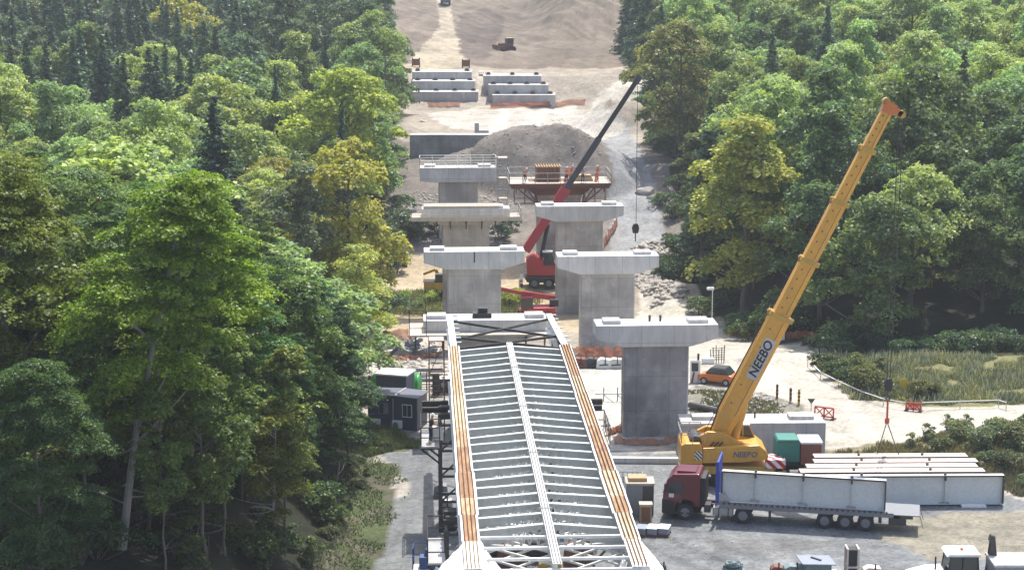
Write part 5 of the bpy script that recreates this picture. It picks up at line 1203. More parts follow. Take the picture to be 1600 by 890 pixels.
# lettering
def frame(o, ex, ey): ez = ex.cross(ey); return Matrix.Translation(o) @ Matrix((ex, ey, ez)).transposed().to_4x4()
tc = PY(1181, 555, YC); tc = Vector((tc.x - cr0, 0, tc.z)); along = (tc - bl).dot(d); tc = bl + d * along - nrm * .08
m = MB(); m.beam(tc - d * 1.5 + Vector((0, -.584, 0)), tc + d * 1.5 + Vector((0, -.584, 0)), .012, .78, up=nrm); m.build('name_plate', paint('sign_grey', (.5, .5, .52), .5), ct)
F0 = frame(tc + Vector((0, -.60, 0)), d, nrm)
textmesh('NEEBO', .84, M['black'], ct, F0, 'lettering', .18, .02)
F1 = Matrix.Translation((4.35, -1.456, 2.3)) @ Matrix.Rotation(math.pi / 2, 4, 'X')
textmesh('NEEBO', .52, paint('sign_dark', (.10, .11, .16), .5), ct, F1, 'lettering', .2, .015)
# hook, ropes and sling
tip = bt - nrm * .95 + d * .05; hx = PY(1388, 600, YC); hook = thing('hook_block', 'black crane hook block hanging from the yellow boom over the stacked girders', 'hook', (hx.x, YC, 0))
tw = tip + Vector((cr0, YC, 0)); hz = hx.z
m = MB()
for k in (-.16, .16): m.tube((tw.x - hx.x + k, 0, tw.z), (k * .6, 0, hz + .4), .032, 5)
m.build('hoist_rope', M['darksteel'], hook)
m = MB(); m.prism([(-.22, hz - .45), (-.28, hz), (-.18, hz + .42), (.18, hz + .42), (.28, hz), (.22, hz - .45)], -.16, .16); m.tube((0, -.2, hz + .1), (0, .2, hz + .1), .3, 14); m.build('block_body', M['black'], hook, .03)
m = MB(); m.path([(0, 0, hz - .45), (0, 0, hz - .7), (.16, 0, hz - .85), (.12, 0, hz - 1.05), (-.1, 0, hz - 1.05), (-.16, 0, hz - .9)], .06, 8); m.build('hook', M['darksteel'], hook)
sl = thing('lifting_sling', 'red lifting chain with two grey legs from the hook down to the rearmost girder', 'sling', (hx.x, YC, 0))
z1 = PY(1387, 658, YC).z; gx, gy, gl = STK[4]; zt = 2.08
m = MB(); m.tube((0, 0, hz - 1.05), (0, 0, z1), .075, 6); m.cbox((0, 0, z1 + .05), (.3, .12, .35)); m.build('chain', paint('chain_red', (.45, .07, .04), .5), sl)
for k in (-.75, .75):
    m = MB(); m.tube((0, 0, z1), (k, gy - YC - .05, zt), .035, 6); m.build('sling_leg', M['darksteel'], sl)

# ---------------------------------------------------------------- small truck and boxes right of the crane
p = P(1230, 752, 0); t = thing('small_truck', 'small truck with a teal cover parked between crane and stacked girders', 'truck', (p.x, 133.2, 0), 0)
x0 = PY(1211, 720, 133).x - p.x; x1 = PY(1247, 720, 133).x - p.x
m = MB(); m.box(x0, x1, -.9, .9, 1.15, 2.55); m.prism([(x0 - .02, 2.55), (x1 + .02, 2.55), (x1 - .1, 2.75), (x0 + .1, 2.75)], -.92, .92); m.build('cover', M['teal'], t, .05)
m = MB(); m.box(x0 + .1, x1 - .1, -1.0, -.93, .7, 1.15); m.box(x0 - .05, x1 + 1.6, -1, 1, .65, .9); m.build('chassis', M['black'], t)
m = MB(); m.box(x1 + .05, x1 + 1.5, -.95, .95, .95, 2.45); m.build('cab', M['rustred'], t, .08)
m = MB(); m.box(x1 + .02, x1 + 1.55, -1.0, 1.0, 2.45, 2.62); m.build('cab_roof', M['tarp'], t, .05)
for x in (x0 + .5, x1 + .9):
    for yy in (-.85, .85): wheel(t, x, yy, .42, .42, .3)
p = P(1218, 745, 0.2); o = MB(); o.box(-.8, .9, -.4, .5, -.2, .25); o.box(-.5, .6, -.3, .4, .25, .45); o = o.build('white_crate', M['white'], None, .04); o.location = (p.x, 131.2 + 2.5, .2); tag(o, 'low white crate at the tail of the yellow crane', 'crate')

# ---------------------------------------------------------------- cabinets between deck and lorry
def cab_at(px, py, w_, d_, h_, name, mat, label, cat, rz=0, lid=None, z=0, grp=None, bev=.03):
    p = P(px, py, z); t = thing(name, label, cat, (p.x, p.y + d_ / 2, z), rz, grp)
    m = MB(); m.box(-w_ / 2, w_ / 2, -d_ / 2, d_ / 2, 0, h_); m.build('body', M[mat], t, bev)
    if lid:
        m = MB(); m.box(-w_ / 2 - .05, w_ / 2 + .05, -d_ / 2 - .05, d_ / 2 + .05, h_ + .003, h_ + .12); m.build('lid', M[lid], t)
    return t, p
t, p = cab_at(1000, 806, 1.75, 1.5, 2.1, 'site_cabinet', 'greybox', 'tall grey steel cabinet between the deck and the red lorry', 'cabinet', 0, 'palewood')
m = MB(); m.box(.15, .85, -.77, -.752, .1, 2.0); m.build('door', M['darksteel'], t)
o = MB(); o.cbox((0, 0, .12), (1.2, 1.0, .24)); o = o.build('timber_board', M['wood']); o.location = (p.x - .15, p.y + .8, 2.225); tag(o, 'block of brown timber lying on top of the tall grey cabinet', 'timber')
t, p = cab_at(1009, 817, .75, .6, 1.15, 'wooden_box', 'wood', 'orange brown wooden box standing before the tall grey cabinet', 'box', 0, 'palewood')
m = MB(); m.box(-.28, .28, -.312, -.302, .1, 1.05); m.build('front_panel', M['brownwood'], t)
for i, px in enumerate((1003, 1021, 1039)):
    p = P(px, 838, 0); t = thing('packed_pallet', ['grey wrapped pallet nearest the deck, left of its two twins', 'grey wrapped pallet between its two twins', 'grey wrapped pallet nearest the lorry, with a dark spot'][i], 'pallet', (p.x, p.y + .5, 0), -.25, 'grey wrapped pallets beside the deck')
    m = MB(); m.box(-.32, .32, -.5, .5, .12, .5); m.build('load', M['bluegrey'] if i else M['greybox'], t, .05); m = MB(); m.box(-.34, .34, -.52, .52, .5, .53); m.build('cover_sheet', M['white'] if i else M['bluegrey'], t)
    m = MB(); [m.box(-.35, .35, y, y + .12, 0, .11) for y in (-.5, -.06, .38)]; m.build('pallet_base', M['brownwood'], t)
t = thing('steel_rack', 'open steel rack with dark stillage behind the tall grey cabinet', 'rack', P(985, 772, 0), 0)
m = MB(); railing_mb(m, -.8, .8, -.5, .6, .1, 1.3, r=.03, step=.35); m.build('frame', M['steel'], t); m = MB(); m.box(-.7, .7, -.4, .5, .05, .7); m.build('stored_gear', M['black'], t, .1)
o = drape('white_sheet', [[(-.5, 0, 1.5), (.4, .1, 1.6)], [(-.5, -.5, .9), (.5, -.4, 1.0)], [(-.4, -.9, .1), (.6, -.7, .1)]], 'crumpled white sheet between the deck and the tall grey cabinet', cat='sheet'); o.location = P(979, 790, 0)
# low white kerb beams behind the crane
for i, (xa, xb, py) in enumerate(((940, 1060, 722),)):
    A = P(xa, py, 0); B = P(xb, py + 1, 0); o = MB(); o.beam(A + Vector((0, 0, .2)), B + Vector((0, 0, .2)), .5, .4); o = o.build('concrete_kerb_beam', M['conc_cap'], None, .03); tag(o, 'long low pale concrete edge beam left of the yellow crane', 'edge beam')

# ---------------------------------------------------------------- bottom edge items
t = thing('backhoe_loader', 'backhoe loader with a white cab roof at the bottom edge', 'digger', P(1493, 934, 0), 0)
m = MB(); m.prism([(-2.9, .9), (-2.85, 1.55), (-1.7, 1.85), (-.8, 1.9), (-.8, .8), (-2.8, .7)], -.55, .55); m.build('bonnet', M['white'], t, .06)
m = MB(); m.box(-.8, 1.2, -.8, .8, .7, 1.35); m.build('body', M['exyellow'], t, .05)
m = MB(); m.prism([(-.75, 1.35), (-.55, 2.72), (1.0, 2.72), (1.15, 1.35)], -.78, .78); cg = m.build('cab', M['glass'], t)
m = MB(); m.prism([(-.78, 2.72), (-.62, 2.88), (1.1, 2.88), (1.18, 2.72)], -.86, .86); m.build('cab_roof', M['white'], t, .04)
m = MB()
for yy in (-.82, .78):
    for (xa, xb) in ((-.74, -.56), (.12, .16), (1.1, .98)): m.beam((xa, yy, 1.3), (xb, yy, 2.72), .1, .05)
m.build('cab_frame', M['black'], cg)
m = MB(); m.tube((-1.3, -.35, 1.8), (-1.3, -.35, 2.6), .05, 8); m.build('exhaust', M['black'], t)
m = MB(); m.box(.15, .3, -.1, .1, 2.88, 3.0); m.build('beacon', M['orange'], t)
for x, r_ in ((-2.1, .48), (.6, .68)):
    for yy in (-.8, .8): wheel(t, x, yy, r_, r_, .4, 'white')
# its arm
m = MB(); m.beam((1.2, 0, 1.0), (1.75, 0, 1.4), .35); m.beam((1.75, -.16, 1.3), (1.95, -.16, 3.6), .09, .3, w2=.08, h2=.2); m.beam((1.75, .16, 1.3), (1.95, .16, 3.6), .09, .3, h2=.2); m.beam((1.85, 0, 3.4), (1.95, 0, 3.75), .4, .25); m.build('boom', M['darksteel'], t)
m = MB(); m.tube((1.8, 0, 1.6), (1.92, 0, 3.2), .05, 6); m.build('hydraulic_ram', M['steel'], t)
m = MB(); m.beam((1.95, 0, 3.65), (2.1, -.2, 2.2), .2, .25); m.prism([(1.8, .9), (2.5, .9), (2.6, 1.6), (2.2, 2.0), (1.8, 1.7)], -.4, .4); m.build('bucket', M['darksteel'], t)
t, p = cab_at(1602, 952, 3.6, 2.2, 2.5, 'site_container', 'bluegrey', 'blue grey container cut by the bottom right corner', 'container', .0, 'conc_cap')
m = MB(); [m.box(-1.8 + .2 * k, -1.72 + .2 * k, -1.13, -1.102, .15, 2.35) for k in range(18)]; m.build('corrugation', M['bluegrey'], t)
t = thing('grey_shed', 'small greenish grey box with a tilted sheet lid at the bottom edge', 'box', P(1274, 905, 0), .1)
m = MB(); m.box(-.75, .75, -.6, .6, 0, 1.15); m.build('body', M['teargrey'], t, .03); m = MB(); m.prism([(-1.0, 1.22), (1.0, 1.12), (1.0, 1.18), (-1.0, 1.28)], -.85, .85); lid = m.build('lid', M['bluegrey'], t); m = MB(); m.beam((-.2, .35, 1.28), (.25, -.2, 1.25), .12, .08); m.build('lid_handle', M['darksteel'], lid)
m = MB(); [m.box(-.7 + k * .28, -.62 + k * .28, -.63, -.602, .05, 1.1) for k in range(6)]; m.build('batten', M['teargrey'], t)
t = thing('steel_frame_rack', 'tall dark rack in a pale steel frame at the bottom edge', 'rack', P(1330, 905, 0), .0)
for x in (-.32, .32):
    m = MB(); m.box(x - .05, x + .05, -.45, -.39, 0, 1.95); m.box(x - .05, x + .05, -.45, .45, 1.95, 2.02); m.box(x - .05, x + .05, .39, .45, 0, 1.95); m.build('frame', M['pinkgirder'], t)
m = MB(); m.box(-.27, .27, -.35, .38, .95, 1.93); m.box(-.27, .27, -.35, .38, .05, .85); m.build('dark_cabinet', M['black'], t, .03); m = MB(); m.box(-.37, .37, -.46, -.4, .85, .95); m.build('cross_bar', M['pinkgirder'], t)
t = thing('hose_pile', 'heap of dark green hoses under netting at the bottom edge', 'hoses', P(1145, 905, 0), 0)
for k in range(9):
    m = MB(); n = 16; r_ = .75 - .05 * k; m.path([(r_ * math.cos(6.28 * i / n) + .1 * math.sin(k * 2), .6 * r_ * math.sin(6.28 * i / n), .12 + .11 * k + .05 * math.sin(i + k)) for i in range(n + 1)], .1, 6); m.build('hose_coil', M['teargrey'] if k % 3 else paint('hose_green%d' % k, (.03, .07, .05)), t)
def clutter(px, py, mat, label, cat, name, dims, z=0, rz=0, extra=None, z2=None, grp=None, mat2='darksteel'):
    p = G(px, py); t = thing(name, label, cat, p, rz, grp); w_, d_, h_ = dims
    m = MB(); m.prism([(-w_ / 2, 0), (-w_ / 2 * .9, h_ * .8), (-w_ * .2, h_), (w_ / 2 * .8, h_ * .92), (w_ / 2, 0)], -d_ / 2, d_ / 2); m.build('body', M[mat], t, .04)
    m = MB(); m.tube((-w_ * .3, -d_ / 2 - .05, h_ * .4), (w_ * .3, -d_ / 2 - .05, h_ * .45), .05, 6); m.tube((w_ * .1, -d_ / 2 - .05, h_ * .4), (w_ * .1, -d_ / 2 - .05, h_ * 1.3), .05, 6); m.build('pipework', M[mat2], t); return t
clutter(1213, 905, 'rustred', 'pair of rusty red steel drums at the bottom edge', 'drums', 'steel_drums', (.8, .6, .9))
clutter(1240, 902, 'teargrey', 'greenish sheeted heap left of the box with the tilted lid', 'heap', 'sheeted_heap', (1.3, .8, .85))
clutter(1362, 905, 'pinkgirder', 'pale machine part right of the tall dark rack', 'machine part', 'machine_part', (1.2, .7, .85))
clutter(1305, 906, 'pinkgirder', 'pale crumpled sack between the lidded box and the dark rack', 'sack', 'sack', (.9, .6, .6))
clutter(1168, 908, 'white', 'white sack beside the heap of green hoses', 'sack', 'sack', (.9, .6, .4))
clutter(1075, 908, 'white', 'white bundle at the bottom edge below the lorry cab', 'bundle', 'bundle', (1.2, .6, .35))
clutter(1100, 906, 'darksteel', 'dark scrap steel left of the green hoses', 'scrap', 'scrap_steel', (1.4, .6, .5))
clutter(1035, 900, 'darksteel', 'dark steel part on the yard right of the right tarpaulin', 'machine part', 'machine_part', (.5, .5, .8))
# under the deck
for px, py, mt, lab, dm in ((800, 880, 'rustred', 'dark red machine under the near end of the deck, left of its twin', (1.8, 1.4, 1.3)), (838, 872, 'darksteel', 'dark machine under the near end of the deck', (1.5, 1.3, 1.2)), (905, 878, 'rustred', 'dark red machine under the right half of the near deck end', (1.9, 1.4, 1.2)), (765, 868, 'darksteel', 'dark steel gear beneath the left half of the near deck end', (1.4, 1.2, .9)), (860, 893, 'exyellow', 'yellow machine under the near end of the deck', (1.5, 1.0, .8))):
    clutter(px, py, mt, lab, 'machine', 'site_machine', dm)
# blue generator platform
t = thing('generator_platform', 'blue generator on a round edged white platform at the bottom left of the deck', 'generator', P(668, 885, 2.0), 0)
t.location.z = 0
m = MB(); m.prism([(-.8, 1.82), (.9, 1.82), (1.0, 2.0), (-.9, 2.0)], -.6, .6); m.build('platform', M['white'], t, .05)
m = MB(); [m.tube((x, y, 0), (x, y, 1.85), .07, 8) for x in (-.7, .7) for y in (-.45, .45)]; m.build('leg', M['midblue'], t)
m = MB(); m.box(-.45, .45, -.4, .3, 2.0, 2.7); m.prism([(-.2, 2.7), (.5, 2.7), (.3, 3.1), (-.1, 3.1)], -.2, .3); m.build('generator', M['midblue'], t, .04)
m = MB(); railing_mb(m, -.8, .8, -.5, .5, 2.0, 1.25, 'bl', r=.035, step=.8); m.build('railing', M['midblue'], t)
# gear left of the near deck
for px, py, mt, lab in ((689, 775, 'greybox', 'grey pump set beside the left main girder, farther one'), (697, 798, 'steel', 'small white pipe stand beside the left main girder'), (702, 825, 'black', 'black tripod hoist beside the left main girder')):
    clutter(px, py, mt, lab, 'site gear', 'site_gear', (1.0, .8, .9))

# ---------------------------------------------------------------- left yard: cabin, tank, tote
a = P(575, 667, 0); b = P(652, 673, 0); rz = math.atan2(b.y - a.y, b.x - a.x)
L = (b - a).length
t = thing('site_cabin', 'dark navy site cabin with a barred white window', 'cabin', a, rz)
m = MB(); m.prism([(0, 0), (L, 0), (L, 2.45), (L * .55, 2.55), (0, 2.45)], 0, 2.3); m.build('wall', M['navy'], t, .02)
m = MB(); m.prism([(-.1, 2.46), (L * .54, 2.56), (L * .54, 2.64), (-.1, 2.54)], -.12, 2.4); m.prism([(L * .56, 2.56), (L + .1, 2.46), (L + .1, 2.54), (L * .56, 2.64)], -.12, 2.4); m.build('roof', M['navyroof'], t)
m = MB(); m.box(L * .545, L * .575, -.13, 2.42, 2.6, 2.68); m.build('ridge_strip', M['steel'], t)
m = MB(); m.box(L * .70, L * .90, -.03, -.002, 1.0, 2.0); wn = m.build('window', M['white'], t)
for k in (0, 1):
    m = MB(); x = L * .715 + k * L * .09; m.box(x, x + L * .08, -.04, -.031, 1.07, 1.93); m.build('pane', M['glass'], wn)
m = MB(); m.box(L * .22, L * .42, -.03, -.002, 1.15, 2.0); wn = m.build('window', M['greybox'], t); m = MB(); m.box(L * .24, L * .32, -.04, -.031, 1.2, 1.95); m.build('pane', M['glass'], wn)
m = MB(); m.tube((L * .52, -.06, .1), (L * .52, -.06, 2.4), .04, 6); m.build('downpipe', M['steel'], t)
for x in (.08, .52):
    m = MB(); m.box(L * x, L * x + .75, -.4, -.05, .15, .75); ac = m.build('air_conditioner', M['white'], t, .03); m = MB(); m.tube((L * x + .3, -.41, .45), (L * x + .3, -.402, .45), .22, 14); m.build('fan_grille', M['greybox'], ac)
t2 = thing('site_cabin', 'smaller navy cabin with a pale roof behind the barred window one', 'cabin', P(584, 650, 0) + Vector((0, 3.0, 0)), rz)
m = MB(); m.box(0, 2.5, 0, 2.0, 0, 2.6); m.build('wall', M['navy'], t2, .02); m = MB(); m.box(-.1, 2.6, -.1, 2.1, 2.603, 2.72); m.build('roof', M['white'], t2)
q = P(600, 625, 0); t = thing('storage_tank', 'long round green tank lying behind the navy cabins', 'tank', (q.x + 1.0, 154.5, 0), -.12)
m = MB(); m.tube((-1.7, 0, 1.3), (1.7, 0, 1.3), 1.0, 24); m.tube((1.7, 0, 1.3), (1.95, 0, 1.3), 1.0, 24, .7); m.tube((-1.95, 0, 1.3), (-1.7, 0, 1.3), .7, 24, 1.0); m.build('shell', M['green'], t, 0, True)
m = MB(); m.tube((1.0, 0, 2.2), (1.0, 0, 2.5), .25, 12); m.tube((-.4, 0, 2.2), (-.4, 0, 2.42), .15, 12); m.build('manhole', paint('pale_green', (.25, .5, .25)), t)
for x in (-1.2, 1.2):
    m = MB(); m.box(x - .1, x + .1, -.85, .85, 0, .8); m.build('saddle', M['darksteel'], t)
q = P(695, 616, 0); t = thing('liquid_tote', 'black caged liquid tote with a white mark right of the green tank', 'tote', (q.x - .15, q.y + .6, 0), .05)
m = MB(); m.box(-.62, .62, -.55, .55, .15, 1.25); m.build('container', M['black'], t, .08); m = MB(); m.box(-.15, .15, -.57, -.552, .6, .95); m.build('mark', M['steel'], t); m = MB(); m.tube((0, 0, 1.25), (0, 0, 1.4), .2, 12); m.box(-.6, .6, -.5, .5, 1.252, 1.28); m.build('cap', M['white'], t)
m = MB(); [m.tube((x, y, 0), (x, y, 1.3), .025, 5) for x in (-.65, 0, .65) for y in (-.6, .6)]; m.box(-.65, .65, -.6, .6, 0, .1); m.build('cage', M['steel'], t)
q = P(682, 618, 0); t = thing('gas_rack', 'black upright rack between the green tank and the tote', 'rack', (q.x, q.y + .4, 0), 0); m = MB(); m.box(-.25, .25, -.4, .4, 0, 2.0); m.build('rack_body', M['black'], t, .04); m = MB(); railing_mb(m, -1.3, -.3, -.4, .4, .0, 1.9, r=.03, step=.5); m.build('cage', M['darksteel'], t)
# scrap and junk left of the deck, many small countable pieces
jk = [(600, 590, 'rustred', 1.4, 'rust red scrap steel behind the green tank'), (616, 585, 'darksteel', 1.3, 'dark excavator grab standing behind the green tank'), (588, 600, 'rustred', 1.2, 'rust red beams left of the green tank'), (640, 592, 'teargrey', 1.2, 'greenish pallet cage behind the green tank'),
      (632, 556, 'greybox', 1.6, 'grey pile of torn concrete sheets below the orange netting'), (660, 556, 'conc_block', 1.1, 'grey concrete block right of the torn sheets'), (674, 553, 'conc_block', .8, 'smaller grey concrete block near the girder tip'), (645, 545, 'greybox', 1.7, 'slate grey slab leaning below the orange netting'), (610, 550, 'conc_cap', 1.2, 'pale concrete lump left of the torn sheets'), (596, 560, 'conc_cap', 1.3, 'pale concrete plank beside the left wood')]
for px, py, mt, s, lab in jk:
    p = G(px, py); rs = random.Random(px)
    t = thing('scrap_heap', lab, 'scrap', p, rs.uniform(-.5, .5))
    for k in range(5):
        m = MB(); w_, d_, h_ = s * rs.uniform(.3, .9), s * rs.uniform(.15, .4), s * rs.uniform(.08, .3)
        m.beam((rs.uniform(-.5, .5) * s - w_ / 2, rs.uniform(-.3, .3) * s, .1 + k * .1 * s), (rs.uniform(-.5, .5) * s + w_ / 2, rs.uniform(-.3, .3) * s, .15 + rs.uniform(0, .5) * s), d_, h_); m.build('scrap_piece', M[mt], t)
p = G(617, 578); t = thing('excavator_grab', 'dark grab arm sticking up behind the green tank', 'grab', p, .3)
m = MB(); m.beam((0, 0, 0), (-.5, 0, 1.3), .3); m.beam((-.5, 0, 1.3), (.2, 0, 1.9), .25); m.build('arm', M['darksteel'], t); m = MB(); m.prism([(-1.1, .6), (-.4, .9), (-.5, 1.5), (-1.0, 1.3)], -.3, .3); m.build('jaw', M['rustred'], t)
for i, (xa, xb, py) in enumerate(((640, 700, 592), (650, 696, 600), (640, 692, 584))):
    A = P(xa, py, 0); B = P(xb, py, 0); o = MB(); o.beam(A + Vector((0, 0, .35)), B + Vector((0, 0, .35)), .25, .3); [o.cbox(A.lerp(B, f) + Vector((0, 0, .1)), (.2, .4, .2)) for f in (.1, .9)]; o = o.build('steel_beam', M['conc_cap'] if i == 0 else M['greybox']); tag(o, ['pale beam lying left of the deck, the one in the middle', 'grey beam lying left of the deck, nearest the tote', 'grey beam lying left of the deck, farthest from the tote'][i], 'beam', 'beams lying left of the deck')

# ---------------------------------------------------------------- right yard and haul road
p = P(1124, 604, 0); t = thing('parked_car', 'orange hatchback parked on the haul road behind the nearest right pier', 'car', (p.x, p.y + 1.2, 0), math.radians(-25))
m = MB(); m.prism([(-1.5, .3), (-1.55, .75), (-1.0, .92), (1.2, .95), (1.5, .85), (1.52, .3)], -.8, .8); bd = m.build('body', M['orange'], t, .12)
m = MB(); m.prism([(-.95, .9), (-.45, 1.42), (.85, 1.42), (1.3, .93)], -.7, .7); m.build('glasshouse', M['glass'], t, .08); m = MB(); m.box(-.4, .8, -.62, .62, 1.421, 1.46); m.build('roof', M['black'], t, .01)
for x in (-.95, .95):
    for yy in (-.75, .75): wheel(t, x, yy, .31, .31, .2)
for yy in (-.55, .55):
    m = MB(); m.box(1.49, 1.535, yy - .15, yy + .15, .6, .75); m.build('tail_light', M['brightred'], t)
t = thing('site_notice_board', 'white notice board with a dark panel right of the nearest right pier', 'notice board', P(1086, 598, 0), 0)
m = MB(); m.box(-.42, .42, 0, .06, 0, 1.9); m.build('board', M['white'], t); m = MB(); m.box(-.3, .25, -.02, -.002, 1.0, 1.7); m.build('panel', M['darksteel'], t); m = MB(); m.beam((-.3, -.1, 0), (-.1, -.05, .95), .12); m.build('prop', M['rustred'], t)
t = thing('water_dispenser_stand', 'small white container and black post beyond the notice board', 'container', G(1100, 568), 0)
m = MB(); m.box(-.2, .9, -.3, .3, 0, .55); m.build('body', M['white'], t, .1); m = MB(); m.tube((-.5, 0, 0), (-.5, 0, .9), .1, 8); m.build('post', M['black'], t)
t = thing('cable_reel_stand', 'dark tangled steel stand on the pale road before the wood', 'steel stand', G(1122, 567), 0)
for k in range(6):
    m = MB(); m.beam((-.6 + k * .22, 0, 0), (-.7 + k * .25, .1 * (k % 2), 1.2 + .2 * (k % 3)), .07); m.beam((-.6, .05, .3 + .2 * k), (.6, .05, .35 + .2 * k), .04); m.build('rod', M['darksteel'], t)
t = thing('camera_pole', 'slim pole with a white camera behind the nearest right pier', 'camera pole', G(1112, 527), 0)
zt = P(1112, 478, 4.0).z; m = MB(); m.tube((0, 0, 0), (0, 0, 4.6), .05, 6); m.build('pole', M['white'], t); m = MB(); m.box(-.55, .15, -.15, .15, 4.6, 4.85); m.build('camera', M['white'], t, .04)
t = thing('white_post', 'short white marker post at the wood edge right of the yellow boom', 'post', G(1221, 531), 0); m = MB(); m.box(-.3, .3, -.15, .15, 0, 1.9); m.build('board', M['white'], t, .05); m = MB(); m.box(-.32, .32, -.16, .16, 1.9, 1.95); m.build('cap', M['steel'], t)
for i, (px, py) in enumerate(((1214, 622), (1235, 628), (1248, 632))):
    p = G(px, py); t = thing('road_marker_post', ['dark marker post on the bank nearest the yellow boom', 'dark marker post on the bank between two others', 'banded marker post on the bank nearest the triangular sign'][i], 'marker post', p, 0, 'marker posts along the rubble bank')
    m = MB(); m.box(-.09, .09, -.05, .05, 0, 1.15 + .1 * (i == 2)); m.build('post', M['brownwood'] if i < 2 else M['exyellow'], t)
    m = MB(); [m.box(-.1, .1, -.06, -.052, .3 + .3 * k, .42 + .3 * k) for k in range(3)]; m.build('band', M['black'], t)
t = thing('yield_sign', 'dark backed triangular road sign pointing down beside the haul road', 'road sign', G(1267, 649), 0); m = MB(); m.tube((0, 0, 0), (0, 0, 1.15), .03, 6); m.build('pole', M['steel'], t); m = MB(); m.prism([(-.3, 1.35), (.3, 1.35), (0, .9)], -.02, .02); m.build('sign_face', M['darksteel'], t)
def barrier(px0, py0, px1, py1, label, h=.85, solid=False):
    a = G(px0, py0); b = G(px1, py1); t = thing('road_barrier', label, 'barrier', a, math.atan2(b.y - a.y, b.x - a.x)); L = math.hypot(b.x - a.x, b.y - a.y)
    m = MB(); n = 2
    for i in range(n + 1): m.beam((L * i / n, 0, 0), (L * i / n, 0, h), .09)
    m.beam((0, 0, h), (L, 0, h), .09); m.beam((0, 0, .15), (L, 0, .15), .09)
    for i in range(n): m.beam((L * i / n, 0, .15), (L * (i + 1) / n, 0, h), .07); m.beam((L * i / n, 0, h), (L * (i + 1) / n, 0, .15), .07)
    m.build('frame', M['brightred'], t)
    if solid: m = MB(); m.box(.03, L - .03, -.02, .02, .2, h - .05); m.build('panel', M['net'], t)
    for x in (0, L): m = MB(); m.box(x - .15, x + .15, -.3, .3, 0, .06); m.build('foot', M['black'], t)
barrier(1273, 651, 1302, 655, 'red cross braced barrier at the corner of the low concrete beam'); barrier(1416, 641, 1438, 643, 'small red barrier at the meadow edge right of the hanging hook', .65, True)
t = thing('round_sign', 'small round white sign in the meadow shrubs', 'road sign', G(1343, 600), 0); m = MB(); m.tube((0, 0, 0), (0, 0, 1.0), .025, 6); m.build('pole', M['steel'], t); m = MB(); m.tube((0, -.02, 1.1), (0, .02, 1.1), .24, 18); m.build('sign_face', M['white'], t)
t = thing('yellow_sign', 'round yellow sign in the meadow right of the hanging hook', 'road sign', G(1412, 618), 0); m = MB(); m.tube((0, 0, 0), (0, 0, .9), .03, 6); m.build('pole', M['steel'], t); m = MB(); m.tube((0, -.02, 1.0), (0, .02, 1.0), .42, 18); m.build('sign_face', paint('sign_yellow', (.65, .48, .05), .5), t)
t = thing('rope_fence', 'pale rope fence on thin stakes along the outer edge of the haul road bend', 'fence', G(1268, 575), 0); o0 = t.location
pts = [G(*q) for q in ((1262, 572), (1282, 592), (1310, 606), (1345, 622), (1380, 634), (1415, 640))]
pts2 = [G(*q) for q in ((1440, 640), (1500, 638), (1560, 636), (1572, 640))]
for pp in (pts, pts2):
    m = MB(); m.path([p + Vector((0, 0, .6)) - o0 for p in pp], .045, 5); m.build('rope', M['tarp'], t)
    for p in pp: m = MB(); m.tube(p - o0, p + Vector((0, 0, .75)) - o0, .035, 5); m.build('stake', M['palewood'], t)
t = thing('steel_trestle_frame', 'low green steel frame on the pale yard left of the nearest right pier', 'steel frame', G(955, 626), 0)
m = MB(); [m.tube((x, 0, 0), (x, 0, 1.1), .05, 6) for x in (-.6, .5)]; m.beam((-1.3, 0, .55), (1.4, 0, .55), .06); m.beam((-.6, 0, .5), (.2, -.6, 0), .05); m.beam((.5, 0, .5), (1.2, -.6, 0), .05); m.build('frame', M['teargrey'], t)
for i, (px, py, mt, lab) in enumerate(((905, 574, 'rustred', 'brown container against the red netting'), (943, 575, 'white', 'white container tilted against the red netting'), (962, 575, 'conc_cap', 'pale crate at the right end of the red netting'), (925, 574, 'darksteel', 'dark frame leaning on the red netting'), (1150, 524, 'orangewear', 'orange pile under the wood edge netting'))):
    clutter(px, py, mt, lab, 'site gear', 'site_gear', (1.3, .8, .9))
p = G(1060, 640); t = thing('drain_pipe', 'dark corrugated pipe lying right of the nearest right pier', 'pipe', G(1078, 640), 0); m = MB(); m.tube((0, .3, .35), (2.6, -2.2, .35), .26, 12); m.build('pipe_run', M['darksteel'], t)

# ---------------------------------------------------------------- far machines
YR = 215.5
t = thing('red_mobile_crane', 'red mobile crane with a long dark boom crossing the unfinished pier head', 'crane', (PY(846, 436, YR).x, YR, TZ(PY(846, 436, YR).x, YR)), 0)
ox, oz = t.location.x, t.location.z
def L_(px, py, dy=0): q = PY(px, py, YR + dy); return Vector((q.x - ox, dy, q.z - oz))
m = MB(); m.prism([(-1.6, .7), (-1.9, 1.3), (4.5, 1.3), (6.2, 1.9), (6.2, .6), (4, .5)], -1.3, 1.3); m.build('carrier', M['darksteel'], t, .05)
m = MB(); m.box(2.6, 5.6, -1.35, 1.3, 1.3, 2.5); m.build('driver_cab', M['red'], t, .1)
for k in range(4):
    for yy in (-1.1, 1.1): wheel(t, -.8 + 1.6 * k, yy, .6, .6, .4, 'greybox')
m = MB(); m.prism([(-1.6, 1.4), (-1.7, 3.2), (-.9, 3.6), (.4, 2.9), (1.8, 2.7), (2.0, 1.4)], -1.2, 1.2); m.build('superstructure', M['red'], t, .08)
m = MB(); m.prism([(.2, 2.6), (.2, 4.0), (1.1, 4.0), (1.5, 2.6)], -1.3, -.4); m.build('operator_cab', M['glass'], t); m = MB(); m.box(.1, 1.2, -1.35, -.35, 4.0, 4.1); m.build('cab_roof', M['white'], t)
